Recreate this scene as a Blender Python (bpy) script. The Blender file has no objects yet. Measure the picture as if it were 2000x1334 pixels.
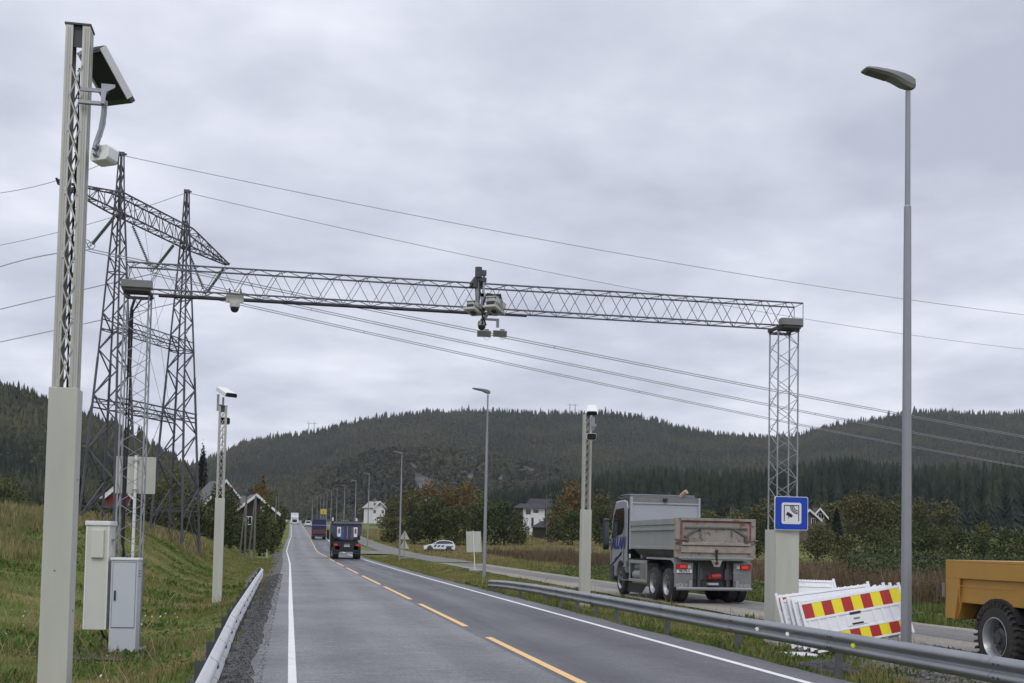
import bpy, math, random
import numpy as np
from mathutils import Vector, Matrix
R = math.radians
rnd = random.Random(7); rng = np.random.default_rng(11)
sc = bpy.context.scene
# ---------------- camera ----------------
F, PX, PY, EYE = 2300.0, 1000.0, 951.0, 1.7
TH = math.atan(432/2300); PITCH = math.atan(113/2300); ROLL = 0.020
cd = bpy.data.cameras.new('camera'); cam = bpy.data.objects.new('camera', cd)
sc.collection.objects.link(cam); sc.camera = cam
CM = Matrix.Rotation(-TH,4,'Z') @ Matrix.Rotation(math.pi/2+PITCH,4,'X') @ Matrix.Rotation(ROLL,4,'Z')
CM.translation = Vector((0,0,EYE)); cam.matrix_world = CM
cd.sensor_width = 36; cd.lens = F/2000*36; cd.shift_x = 0; cd.shift_y = (PY-667)/2000
cd.clip_start = 0.1; cd.clip_end = 9000
# ---------------- world ----------------
w = bpy.data.worlds.new('World'); sc.world = w; w.use_nodes = True
nt = w.node_tree; nt.nodes.clear()
def N(nt, t, **kw):
    n = nt.nodes.new(t)
    for k, v in kw.items():
        if k.startswith('i_'): n.inputs[int(k[2:]) if k[2:].isdigit() else k[2:]].default_value = v
        else: setattr(n, k, v)
    return n
SUN_EL, SUN_ROT = R(48), R(200)
out = N(nt,'ShaderNodeOutputWorld'); mix = N(nt,'ShaderNodeMixShader'); mix.inputs[0].default_value = 0.93
b1 = N(nt,'ShaderNodeBackground'); b1.inputs[1].default_value = 0.1
sky = N(nt,'ShaderNodeTexSky', sky_type='NISHITA', sun_disc=False, sun_elevation=SUN_EL, sun_rotation=SUN_ROT)
nt.links.new(sky.outputs[0], b1.inputs[0])
b2 = N(nt,'ShaderNodeBackground'); b2.inputs[1].default_value = 1.05
tc = N(nt,'ShaderNodeTexCoord'); sep = N(nt,'ShaderNodeSeparateXYZ'); nt.links.new(tc.outputs['Generated'], sep.inputs[0])
# flat cloud layer: project the direction on a plane overhead
zz = N(nt,'ShaderNodeMath', operation='MAXIMUM'); nt.links.new(sep.outputs[2], zz.inputs[0]); zz.inputs[1].default_value = 0.0
za = N(nt,'ShaderNodeMath', operation='ADD'); nt.links.new(zz.outputs[0], za.inputs[0]); za.inputs[1].default_value = 0.16
dx = N(nt,'ShaderNodeMath', operation='DIVIDE'); nt.links.new(sep.outputs[0], dx.inputs[0]); nt.links.new(za.outputs[0], dx.inputs[1])
dy = N(nt,'ShaderNodeMath', operation='DIVIDE'); nt.links.new(sep.outputs[1], dy.inputs[0]); nt.links.new(za.outputs[0], dy.inputs[1])
cb = N(nt,'ShaderNodeCombineXYZ'); nt.links.new(dx.outputs[0], cb.inputs[0]); nt.links.new(dy.outputs[0], cb.inputs[1])
n1 = N(nt,'ShaderNodeTexNoise'); n1.inputs['Scale'].default_value = 0.9; n1.inputs['Detail'].default_value = 5; n1.inputs['Roughness'].default_value = 0.5; n1.inputs['Distortion'].default_value = 0.35
nt.links.new(cb.outputs[0], n1.inputs['Vector'])
n2 = N(nt,'ShaderNodeTexNoise'); n2.inputs['Scale'].default_value = 2.4; n2.inputs['Detail'].default_value = 6; n2.inputs['Roughness'].default_value = 0.55
nt.links.new(cb.outputs[0], n2.inputs['Vector'])
mx = N(nt,'ShaderNodeMix', data_type='FLOAT'); mx.inputs[0].default_value = 0.4
nt.links.new(n1.outputs['Fac'], mx.inputs[2]); nt.links.new(n2.outputs['Fac'], mx.inputs[3])
cr = N(nt,'ShaderNodeValToRGB'); nt.links.new(mx.outputs[0], cr.inputs[0])
el = cr.color_ramp.elements
el[0].position = 0.385; el[0].color = (0.45,0.475,0.565,1)
el[1].position = 0.64; el[1].color = (0.86,0.87,0.95,1)
e = el.new(0.5); e.color = (0.61,0.635,0.73,1)
# overcast sky is brighter overhead
mr = N(nt,'ShaderNodeMapRange'); mr.inputs[1].default_value = 0.5; mr.inputs[2].default_value = 1.0; mr.inputs[3].default_value = 1.0; mr.inputs[4].default_value = 1.9
nt.links.new(sep.outputs[2], mr.inputs[0])
vm = N(nt,'ShaderNodeVectorMath', operation='SCALE'); nt.links.new(cr.outputs[0], vm.inputs[0]); nt.links.new(mr.outputs[0], vm.inputs['Scale'])
nt.links.new(vm.outputs[0], b2.inputs[0])
nt.links.new(b1.outputs[0], mix.inputs[1]); nt.links.new(b2.outputs[0], mix.inputs[2]); nt.links.new(mix.outputs[0], out.inputs[0])
# ---------------- sun ----------------
sl = bpy.data.lights.new('sun','SUN'); sl.energy = 0.7; sl.angle = R(14); sl.color = (1,0.97,0.93)
so = bpy.data.objects.new('sun', sl); sc.collection.objects.link(so)
sd = Vector((math.sin(SUN_ROT)*math.cos(SUN_EL), math.cos(SUN_ROT)*math.cos(SUN_EL), math.sin(SUN_EL)))
so.rotation_euler = sd.to_track_quat('Z','Y').to_euler()
sc.view_settings.view_transform = 'Standard'; sc.view_settings.look = 'None'; sc.view_settings.exposure = 0.18; sc.view_settings.gamma = 1
sc.cycles.max_bounces = 5; sc.cycles.diffuse_bounces = 2; sc.cycles.glossy_bounces = 2; sc.cycles.transparent_max_bounces = 6
sc.cycles.volume_bounces = 0; sc.cycles.use_denoising = True
# ---------------- geometry helpers ----------------
COL = sc.collection
def at(x, y, Z):      # photograph pixel at a distance along the view axis -> world point
    return CM @ Vector(((x-PX)/F*Z, (PY-y)/F*Z, -Z))
def smooth(a,b,x):
    t = np.clip((np.asarray(x,float)-a)/(b-a),0,1); return t*t*(3-2*t)
_pd = np.array([-300,60,90,142,235,404,540,620,800,4000.]); _pz = np.array([0,0,0.05,.4,2.5,7.2,10.9,11.6,10.5,10.5])
_dd = np.arange(-300,4000,5.); _zz = np.interp(_dd,_pd,_pz); _k = np.hanning(11); _k /= _k.sum()
_zz = np.convolve(np.pad(_zz,5,'edge'),_k,'valid')
def zr(D): return np.interp(D,_dd,_zz)
def vnoise(x,y,s=1.0,seed=0):
    x = np.asarray(x,float)/s; y = np.asarray(y,float)/s
    def h(i,j): 
        v = np.sin(i*127.1+j*311.7+seed*74.7)*43758.5453; return v-np.floor(v)
    xi=np.floor(x); yi=np.floor(y); fx=x-xi; fy=y-yi; fx=fx*fx*(3-2*fx); fy=fy*fy*(3-2*fy)
    return (h(xi,yi)*(1-fx)+h(xi+1,yi)*fx)*(1-fy)+(h(xi,yi+1)*(1-fx)+h(xi+1,yi+1)*fx)*fy-0.5
def gz(X,D):
    X = np.asarray(X,float); D = np.asarray(D,float)
    z = zr(D)
    l = np.interp(-X,[-0.2,.55,1.0,2.4,3.6],[0,-.02,-.12,-.47,-.43])
    m = np.interp(-X,[3.6,5,7.5,12,16,40,120],[0,.55,2.1,3.1,3.5,3.7,3.0])
    a = 0.06+0.94*smooth(17,62,D); a = a*(1-0.75*smooth(100,170,D))
    left = l + m*a
    r = np.interp(X,[6.9,7.25,8.0,9.4,10.4,11.0,15.3,16.6,18.5,24,60],[0,-.03,-.2,-.3,-.22,-.03,-.03,-.42,-.25,-.15,0])
    j = smooth(128,136,D)*(1-smooth(146,154,D))
    r = np.where((X>6.9)&(X<16.0), r*(1-j)-.03*j, r)
    off = np.where(X<3.3,left,r)
    n = 0.10*vnoise(X,D,2.3)+0.06*vnoise(X,D,0.9,3)+0.25*vnoise(X,D,14,5)
    m2 = np.clip(np.minimum(np.abs(X+0.9)*(X<-0.9),99),0,1)+np.clip((X-8.6)/2,0,1)*(X<10.6)+np.clip((X-16.5)/1.5,0,1)
    m2 = np.clip(m2,0,1)*(1-j)
    return z+off+n*m2*np.where(np.abs(X)<12,.6,1.)
def pix(xp, Z):       # column of the photograph at distance Z -> ground point
    p = at(xp,1060,Z); return Vector((p.x,p.y,float(gz(p.x,p.y))))
class MB:
    def __init__(s): s.v=[]; s.f=[]; s.m=[]; s.mi=0
    def face(s,idx): s.f.append(idx); s.m.append(s.mi)
    def box(s,c,d,rot=None):
        b=len(s.v); c=Vector(c); M=rot if rot is not None else Matrix.Identity(3)
        for z in(-.5,.5):
            for x,y in((-.5,-.5),(.5,-.5),(.5,.5),(-.5,.5)): s.v.append(tuple(c+M@Vector((x*d[0],y*d[1],z*d[2]))))
        for q in((0,3,2,1),(4,5,6,7),(0,1,5,4),(1,2,6,5),(2,3,7,6),(3,0,4,7)): s.face([b+i for i in q])
        return s
    def bx(s,x0,x1,y0,y1,z0,z1): return s.box(((x0+x1)/2,(y0+y1)/2,(z0+z1)/2),(x1-x0,y1-y0,z1-z0))
    def hexa(s,p):
        b=len(s.v); s.v+= [tuple(q) for q in p]
        for q in((0,3,2,1),(4,5,6,7),(0,1,5,4),(1,2,6,5),(2,3,7,6),(3,0,4,7)): s.face([b+i for i in q])
        return s
    def cyl(s,p0,p1,r0,r1=None,n=8,caps=True):
        p0=Vector(p0);p1=Vector(p1);r1=r0 if r1 is None else r1;d=p1-p0
        if d.length<1e-6: return s
        q=d.to_track_quat('Z','Y').to_matrix();b=len(s.v)
        for p,r in((p0,r0),(p1,r1)):
            for i in range(n):
                a=2*math.pi*(i+.5)/n;s.v.append(tuple(p+q@Vector((r*math.cos(a),r*math.sin(a),0))))
        for i in range(n): s.face([b+i,b+(i+1)%n,b+n+(i+1)%n,b+n+i])
        if caps: s.face([b+i for i in range(n)][::-1]);s.face([b+n+i for i in range(n)])
        return s
    def path(s,pts,r,n=6):
        pts=[Vector(p) for p in pts];b=len(s.v)
        for k,p in enumerate(pts):
            d=(pts[min(k+1,len(pts)-1)]-pts[max(k-1,0)]);q=d.to_track_quat('Z','Y').to_matrix()
            rr=r(k/(len(pts)-1)) if callable(r) else r
            for i in range(n):
                a=2*math.pi*i/n;s.v.append(tuple(p+q@Vector((rr*math.cos(a),rr*math.sin(a),0))))
        for k in range(len(pts)-1):
            for i in range(n): s.face([b+k*n+i,b+k*n+(i+1)%n,b+(k+1)*n+(i+1)%n,b+(k+1)*n+i])
        s.face([b+i for i in range(n)][::-1]);e=b+(len(pts)-1)*n;s.face([e+i for i in range(n)])
        return s
    def prism(s,poly,a0,a1,axis='x'):
        # poly in the two other axes (for 'x': (y,z); 'y': (x,z); 'z': (x,y))
        b=len(s.v);n=len(poly)
        for a in(a0,a1):
            for u,v in poly: s.v.append({'x':(a,u,v),'y':(u,a,v),'z':(u,v,a)}[axis])
        for i in range(n): s.face([b+i,b+(i+1)%n,b+n+(i+1)%n,b+n+i])
        s.face([b+i for i in range(n)][::-1]);s.face([b+n+i for i in range(n)])
        return s
    def lathe(s,prof,c,axis='z',n=20,caps=True):
        b=len(s.v);c=Vector(c);k=len(prof)
        for r,h in prof:
            for i in range(n):
                a=2*math.pi*i/n;p={'z':(r*math.cos(a),r*math.sin(a),h),'x':(h,r*math.cos(a),r*math.sin(a)),'y':(r*math.cos(a),h,r*math.sin(a))}[axis]
                s.v.append(tuple(c+Vector(p)))
        for j in range(k-1):
            for i in range(n): s.face([b+j*n+i,b+j*n+(i+1)%n,b+(j+1)*n+(i+1)%n,b+(j+1)*n+i])
        if caps: s.face([b+i for i in range(n)][::-1]);s.face([b+(k-1)*n+i for i in range(n)])
        return s
    def build(s,name,mat,parent=None,bevel=0,smoothing=False,recalc=True):
        me=bpy.data.meshes.new(name);me.from_pydata(s.v,[],s.f)
        for m in(mat if isinstance(mat,(list,tuple)) else [mat]): me.materials.append(m)
        if any(s.m): me.polygons.foreach_set('material_index',s.m)
        if recalc:
            import bmesh
            bm=bmesh.new();bm.from_mesh(me);bmesh.ops.recalc_face_normals(bm,faces=bm.faces);bm.to_mesh(me);bm.free()
        if smoothing:
            me.polygons.foreach_set('use_smooth',[True]*len(me.polygons))
            try: me.set_sharp_from_angle(angle=R(35))
            except Exception: pass
        o=bpy.data.objects.new(name,me);COL.objects.link(o)
        if parent is not None: o.parent=parent
        if bevel:
            bv=o.modifiers.new('bevel','BEVEL');bv.width=bevel;bv.segments=2;bv.limit_method='ANGLE'
        return o
def npmesh(name,V,Fc,mat,parent=None):
    """V (n,3) array, Fc (m,k) int array with constant k"""
    V=np.asarray(V,np.float32);Fc=np.asarray(Fc,np.int32);m,k=Fc.shape
    me=bpy.data.meshes.new(name);me.vertices.add(len(V));me.vertices.foreach_set('co',V.ravel())
    me.loops.add(m*k);me.loops.foreach_set('vertex_index',Fc.ravel())
    me.polygons.add(m);me.polygons.foreach_set('loop_start',np.arange(0,m*k,k,dtype=np.int32))
    me.polygons.foreach_set('loop_total',np.full(m,k,np.int32));me.update(calc_edges=True);me.validate()
    for q in(mat if isinstance(mat,(list,tuple)) else [mat]): me.materials.append(q)
    o=bpy.data.objects.new(name,me);COL.objects.link(o)
    if parent is not None:o.parent=parent
    return o
def tag(o,label=None,cat=None,group=None,kind=None):
    if label:o['label']=label
    if cat:o['category']=cat
    if group:o['group']=group
    if kind:o['kind']=kind
    return o
def thing(name,label,cat,loc=(0,0,0),rz=0,group=None):
    o=bpy.data.objects.new(name,None);COL.objects.link(o);o.location=loc;o.rotation_euler=(0,0,rz);o.empty_display_size=.2
    return tag(o,label,cat,group)
def copy_tree(o,parent=None):
    c=o.copy();COL.objects.link(c)
    if parent is not None:c.parent=parent
    for ch in [x for x in list(COL.objects) if x.parent==o]: copy_tree(ch,c)
    return c
# ---------------- materials ----------------
def mat(name,col,rough=.7,metal=0.,var=.12,scale=3.,bump=0.,col2=None,scale2=None,spec=.5,det=6,coat=0,streak=False,emit=None):
    m=bpy.data.materials.new(name);m.use_nodes=True;t=m.node_tree;p=t.nodes['Principled BSDF']
    p.inputs['Roughness'].default_value=rough;p.inputs['Metallic'].default_value=metal;p.inputs['Specular IOR Level'].default_value=spec
    if coat:p.inputs['Coat Weight'].default_value=coat;p.inputs['Coat Roughness'].default_value=.15
    c=N(t,'ShaderNodeTexCoord');n=N(t,'ShaderNodeTexNoise');n.inputs['Scale'].default_value=scale;n.inputs['Detail'].default_value=det;n.inputs['Roughness'].default_value=.6
    src=c.outputs['Object']
    if streak:
        mp=N(t,'ShaderNodeMapping');mp.inputs['Scale'].default_value=(1,1,.18);t.links.new(src,mp.inputs[0]);src=mp.outputs[0]
    t.links.new(src,n.inputs['Vector'])
    r=N(t,'ShaderNodeValToRGB');r.color_ramp.elements[0].position=.3;r.color_ramp.elements[1].position=.7
    a=tuple(max(0,x*(1-var)) for x in col[:3]);b=tuple(min(1,x*(1+var)) for x in col[:3])
    if col2:a=tuple(col[:3]);b=tuple(col2[:3])
    r.color_ramp.elements[0].color=(*a,1);r.color_ramp.elements[1].color=(*b,1)
    t.links.new(n.outputs['Fac'],r.inputs[0]);t.links.new(r.outputs[0],p.inputs['Base Color'])
    if bump:
        n2=N(t,'ShaderNodeTexNoise');n2.inputs['Scale'].default_value=scale2 or scale*8;n2.inputs['Detail'].default_value=4;t.links.new(c.outputs['Object'],n2.inputs['Vector'])
        bm=N(t,'ShaderNodeBump');bm.inputs['Strength'].default_value=bump;bm.inputs['Distance'].default_value=.02;t.links.new(n2.outputs['Fac'],bm.inputs['Height']);t.links.new(bm.outputs[0],p.inputs['Normal'])
    if emit:
        p.inputs['Emission Color'].default_value=(*emit[:3],1);p.inputs['Emission Strength'].default_value=emit[3]
    return m
def leafmat(name,cols,clump=.4,spread=.75,rough=.75,tint=None):
    """foliage: random colour per leaf crossed with broad clumps of the species' own colours"""
    m=bpy.data.materials.new(name);m.use_nodes=True;t=m.node_tree;p=t.nodes['Principled BSDF'];p.inputs['Roughness'].default_value=rough;p.inputs['Specular IOR Level'].default_value=.25
    g=N(t,'ShaderNodeNewGeometry');c=N(t,'ShaderNodeTexCoord');n=N(t,'ShaderNodeTexNoise');n.inputs['Scale'].default_value=clump;n.inputs['Detail'].default_value=3
    t.links.new(c.outputs['Object'],n.inputs['Vector'])
    s=N(t,'ShaderNodeMath',operation='MULTIPLY_ADD');t.links.new(g.outputs['Random Per Island'],s.inputs[0]);s.inputs[1].default_value=.5;s.inputs[2].default_value=-.25
    a=N(t,'ShaderNodeMath',operation='MULTIPLY_ADD');t.links.new(n.outputs['Fac'],a.inputs[0]);a.inputs[1].default_value=1.6;a.inputs[2].default_value=-.3
    q=N(t,'ShaderNodeMath',operation='ADD');t.links.new(s.outputs[0],q.inputs[0]);t.links.new(a.outputs[0],q.inputs[1])
    r=N(t,'ShaderNodeValToRGB');k=len(cols)
    while len(r.color_ramp.elements)<k: r.color_ramp.elements.new(.5)
    for i,cc in enumerate(cols):
        e=r.color_ramp.elements[i];e.position=.1+.8*i/(k-1)
    for i,cc in enumerate(cols): r.color_ramp.elements[i].color=(*cc,1)
    t.links.new(q.outputs[0],r.inputs[0]);t.links.new(r.outputs[0],p.inputs['Base Color'])
    return m
M={}
M['beige']=mat('beige powder coat',(.49,.49,.43),.55,var=.11,scale=2.6,streak=True)
M['white']=mat('white paint',(.72,.73,.72),.45,var=.05)
M['plastic']=mat('white plastic',(.80,.81,.82),.45,var=.04,scale=6)
M['galv']=mat('galvanised steel',(.33,.34,.36),.5,.6,var=.18,scale=2.5)
M['galvp']=mat('lamp pole steel',(.30,.31,.335),.5,.35,var=.08,scale=1.2)
M['alu']=mat('mast aluminium',(.50,.49,.44),.42,.45,var=.15,scale=5,streak=True)
M['steel']=mat('dark truss steel',(.13,.13,.15),.5,.4,var=.2)
M['pylon']=mat('pylon steel',(.095,.095,.115),.6,.3,var=.3,scale=.6)
M['rail']=mat('guardrail zinc',(.27,.285,.295),.42,.5,var=.14,scale=1.2,bump=.05)
M['railw']=mat('pale guardrail zinc',(.60,.61,.61),.4,.3,var=.1,scale=1.5)
M['dark']=mat('black plastic',(.018,.018,.02),.5)
M['cable']=mat('cable rubber',(.02,.02,.022),.6)
M['darkgrey']=mat('dark grey steel',(.07,.072,.078),.6,.2)
M['grey']=mat('mid grey paint',(.20,.205,.20),.55,.1)
M['glass']=mat('dark glass',(.012,.014,.016),.08,0,var=.02,spec=.8)
M['tyre']=mat('tyre rubber',(.035,.035,.036),.85,var=.25,scale=9,bump=.3)
M['rim']=mat('steel rim',(.42,.43,.45),.4,.5,var=.15,scale=4)
M['red']=mat('tail lamp red',(.45,.01,.01),.3,emit=(1,.05,.03,.3))
M['redoff']=mat('red lens',(.35,.02,.02),.3)
M['concrete']=mat('concrete',(.33,.32,.30),.9,var=.2,scale=6,bump=.3)
M['wood']=mat('weathered pole wood',(.16,.15,.135),.9,var=.3,scale=5,streak=True)
M['bark']=mat('bark',(.07,.06,.05),.95,var=.35,scale=4,bump=.4)
M['ins']=mat('green glass discs',(.16,.22,.20),.3,0,var=.1)
M['darkzinc']=mat('dull zinc posts',(.17,.175,.18),.6,.3,var=.2,scale=5)
# ================= GROUND, ROADS =================
def ground_mat():
    m=bpy.data.materials.new('meadow ground');m.use_nodes=True;t=m.node_tree;p=t.nodes['Principled BSDF'];p.inputs['Roughness'].default_value=.95;p.inputs['Specular IOR Level'].default_value=.1
    c=N(t,'ShaderNodeTexCoord');n=N(t,'ShaderNodeTexNoise');n.inputs['Scale'].default_value=.35;n.inputs['Detail'].default_value=9;n.inputs['Roughness'].default_value=.65
    t.links.new(c.outputs['Object'],n.inputs['Vector']);r=N(t,'ShaderNodeValToRGB')
    els=r.color_ramp.elements;els[0].position=.3;els[0].color=(.07,.10,.022,1);els[1].position=.70;els[1].color=(.24,.19,.09,1);e=els.new(.48);e.color=(.11,.145,.035,1);e=els.new(.58);e.color=(.18,.165,.06,1)
    t.links.new(n.outputs['Fac'],r.inputs[0]);t.links.new(r.outputs[0],p.inputs['Base Color'])
    n2=N(t,'ShaderNodeTexNoise');n2.inputs['Scale'].default_value=9;n2.inputs['Detail'].default_value=5;t.links.new(c.outputs['Object'],n2.inputs['Vector'])
    b=N(t,'ShaderNodeBump');b.inputs['Strength'].default_value=.8;b.inputs['Distance'].default_value=.08;t.links.new(n2.outputs['Fac'],b.inputs['Height']);t.links.new(b.outputs[0],p.inputs['Normal'])
    return m
M['ground']=ground_mat()
xs=np.unique(np.concatenate([[-3000,-1500,-800,-400,-250,-160,-100,-70],np.arange(-50,-16,2.),np.arange(-16,-.5,.35),[-.5,0,3.3,6.9,7.25],np.arange(7.6,19,.35),np.arange(19,50,1.5),[55,62,70,85,110,150,220,350,600,1200,3000]]))
ys=np.unique(np.concatenate([[-300,-100,-30,-5],np.arange(5,60,.6),np.arange(60,170,2),np.arange(170,700,12.),[750,800,900,1200,1800,2600,3800]]))
GX,GY=np.meshgrid(xs,ys);GZ=gz(GX,GY)
GZ=np.where((GX>-.5)&(GX<6.95),zr(GY)-.03,GZ)
V=np.stack([GX.ravel(),GY.ravel(),GZ.ravel()],1);nx=len(xs);i,j=np.meshgrid(np.arange(nx-1),np.arange(len(ys)-1));a=(j*nx+i).ravel()
g=npmesh('ground',V,np.stack([a,a+1,a+nx+1,a+nx],1),M['ground']);tag(g,kind='structure')
def sx(D): return float(np.interp(D,[85,115,142,185,235,300,404,560],[0,-.18,-.38,-.15,.25,.3,.3,.3]))
def strip(name,f0,f1,Ds,zf,m,nx=2,kind='structure',thick=0):
    Ds=np.asarray(Ds,float);V=[];n=nx
    for D in Ds:
        a,b=(f0(D) if callable(f0) else f0),(f1(D) if callable(f1) else f1)
        for k in range(n):
            X=a+(b-a)*k/(n-1);V.append((X+sx(D),D,zf(X,D)))
    Fc=[(r*n+k,r*n+k+1,(r+1)*n+k+1,(r+1)*n+k) for r in range(len(Ds)-1) for k in range(n-1)]
    o=npmesh(name,np.array(V),np.array(Fc),m)
    if kind:tag(o,kind=kind)
    return o
def asphalt(name,c0,c1,rough,tracks=0,spec=.5):
    m=bpy.data.materials.new(name);m.use_nodes=True;t=m.node_tree;p=t.nodes['Principled BSDF'];p.inputs['Roughness'].default_value=rough;p.inputs['Specular IOR Level'].default_value=spec
    c=N(t,'ShaderNodeTexCoord')
    mp=N(t,'ShaderNodeMapping');mp.inputs['Scale'].default_value=(1.6,.07,1);t.links.new(c.outputs['Object'],mp.inputs[0])
    n=N(t,'ShaderNodeTexNoise');n.inputs['Scale'].default_value=1;n.inputs['Detail'].default_value=5;t.links.new(mp.outputs[0],n.inputs['Vector'])
    n3=N(t,'ShaderNodeTexNoise');n3.inputs['Scale'].default_value=15;n3.inputs['Detail'].default_value=4;n3.inputs['Roughness'].default_value=.8;t.links.new(c.outputs['Object'],n3.inputs['Vector'])
    n4=N(t,'ShaderNodeTexNoise');n4.inputs['Scale'].default_value=.25;n4.inputs['Detail'].default_value=6;t.links.new(c.outputs['Object'],n4.inputs['Vector'])
    a=N(t,'ShaderNodeMix',data_type='FLOAT');a.inputs[0].default_value=.55;t.links.new(n.outputs['Fac'],a.inputs[2]);t.links.new(n3.outputs['Fac'],a.inputs[3])
    b=N(t,'ShaderNodeMix',data_type='FLOAT');b.inputs[0].default_value=.3;t.links.new(a.outputs[0],b.inputs[2]);t.links.new(n4.outputs['Fac'],b.inputs[3])
    n5=N(t,'ShaderNodeTexNoise');mp5=N(t,'ShaderNodeMapping');mp5.inputs['Scale'].default_value=(2.2,9,1);t.links.new(c.outputs['Object'],mp5.inputs[0]);n5.inputs['Scale'].default_value=1;n5.inputs['Detail'].default_value=8;n5.inputs['Roughness'].default_value=.75;t.links.new(mp5.outputs[0],n5.inputs['Vector'])
    if tracks:
        sp=N(t,'ShaderNodeSeparateXYZ');t.links.new(c.outputs['Object'],sp.inputs[0])
        ml=N(t,'ShaderNodeMath',operation='MULTIPLY_ADD');t.links.new(sp.outputs[0],ml.inputs[0]);ml.inputs[1].default_value=6.283/1.75;ml.inputs[2].default_value=tracks
        sn=N(t,'ShaderNodeMath',operation='SINE');t.links.new(ml.outputs[0],sn.inputs[0])
        m2=N(t,'ShaderNodeMath',operation='MULTIPLY_ADD');t.links.new(sn.outputs[0],m2.inputs[0]);m2.inputs[1].default_value=.05 if tracks>2 else .028;t.links.new(b.outputs[0],m2.inputs[2]);b=m2
    b6=N(t,'ShaderNodeMix',data_type='FLOAT');b6.inputs[0].default_value=.35;t.links.new(b.outputs[0],b6.inputs[2]);t.links.new(n5.outputs['Fac'],b6.inputs[3]);b=b6
    r=N(t,'ShaderNodeValToRGB');r.color_ramp.elements[0].position=.435;r.color_ramp.elements[0].color=(*c0,1);r.color_ramp.elements[1].position=.575;r.color_ramp.elements[1].color=(*c1,1)
    t.links.new(b.outputs[0],r.inputs[0])
    r2=N(t,'ShaderNodeValToRGB');r2.color_ramp.elements[0].position=.33;r2.color_ramp.elements[0].color=(.5,.5,.5,1);r2.color_ramp.elements[1].position=.40;r2.color_ramp.elements[1].color=(1,1,1,1);t.links.new(n5.outputs['Fac'],r2.inputs[0])
    mm=N(t,'ShaderNodeMix',data_type='RGBA',blend_type='MULTIPLY');mm.inputs[0].default_value=1;t.links.new(r.outputs[0],mm.inputs[6]);t.links.new(r2.outputs[0],mm.inputs[7])
    n7=N(t,'ShaderNodeTexNoise');n7.inputs['Scale'].default_value=26;n7.inputs['Detail'].default_value=2;n7.inputs['Roughness'].default_value=.7;t.links.new(c.outputs['Object'],n7.inputs['Vector'])
    r3=N(t,'ShaderNodeMapRange');r3.inputs[1].default_value=.3;r3.inputs[2].default_value=.7;r3.inputs[3].default_value=.62;r3.inputs[4].default_value=1.38;t.links.new(n7.outputs['Fac'],r3.inputs[0])
    m3=N(t,'ShaderNodeVectorMath',operation='SCALE');t.links.new(mm.outputs[2],m3.inputs[0]);t.links.new(r3.outputs[0],m3.inputs['Scale']);t.links.new(m3.outputs[0],p.inputs['Base Color'])
    rr=N(t,'ShaderNodeMapRange');rr.inputs[1].default_value=.35;rr.inputs[2].default_value=.65;rr.inputs[3].default_value=rough-.1;rr.inputs[4].default_value=rough+.12;t.links.new(n.outputs['Fac'],rr.inputs[0]);t.links.new(rr.outputs[0],p.inputs['Roughness'])
    n2=N(t,'ShaderNodeTexNoise');n2.inputs['Scale'].default_value=70;n2.inputs['Detail'].default_value=3;t.links.new(c.outputs['Object'],n2.inputs['Vector'])
    bm=N(t,'ShaderNodeBump');bm.inputs['Strength'].default_value=.35;bm.inputs['Distance'].default_value=.01;t.links.new(n2.outputs['Fac'],bm.inputs['Height']);t.links.new(bm.outputs[0],p.inputs['Normal'])
    return m
M['asphL']=asphalt('old grey asphalt',(.082,.082,.086),(.225,.224,.228),.55,1.2)
M['asphR']=asphalt('newer dark asphalt',(.036,.035,.040),(.112,.110,.118),.5,2.47)
M['side']=asphalt('dusty side road',(.20,.185,.155),(.31,.285,.24),.85,spec=.2)
M['sidedark']=asphalt('grey side road asphalt',(.13,.128,.12),(.22,.21,.19),.8,spec=.2)
M['gravel']=mat('crushed gravel',(.055,.058,.055),.95,col2=(.125,.125,.12),scale=14,bump=1.,scale2=22,det=8)
M['linew']=mat('white road paint',(.72,.72,.70),.6,var=.12,scale=6)
M['liney']=mat('yellow road paint',(.80,.50,.20),.6,var=.1,scale=6)
DS=np.unique(np.concatenate([[-60,-20],np.arange(4,100,3.),np.arange(100,640,6.)]))
rough_edge=lambda X0,amp,seed:(lambda D:X0+amp*float(vnoise(D,0,1.7,seed))+amp*.5*float(vnoise(D,0,.5,seed)))
DF=np.unique(np.concatenate([[-60,-20],np.arange(4,80,.5),np.arange(80,640,5.)]))
strip('main_road',rough_edge(-.42,.10,1),lambda D:3.45,DF,lambda X,D:float(zr(D))+.004,M['asphL'],4)
strip('main_road_lane',lambda D:3.45,rough_edge(7.22,.12,2),DF,lambda X,D:float(zr(D))+.004,M['asphR'],4)
strip('gravel_verge',lambda D:-1.35+.35*float(vnoise(D,0,2,4)),lambda D:-.30,DF[DF<140],lambda X,D:float(gz(X,D))+.012+(.0 if X>-.9 else 0),M['gravel'],5)
strip('gravel_shoulder',lambda D:7.05,lambda D:7.75+.5*float(vnoise(D,0,3,6)),DF[DF<300],lambda X,D:float(gz(X,D))+.006-.004*(X<7.2),M['gravel'],4)
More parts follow.
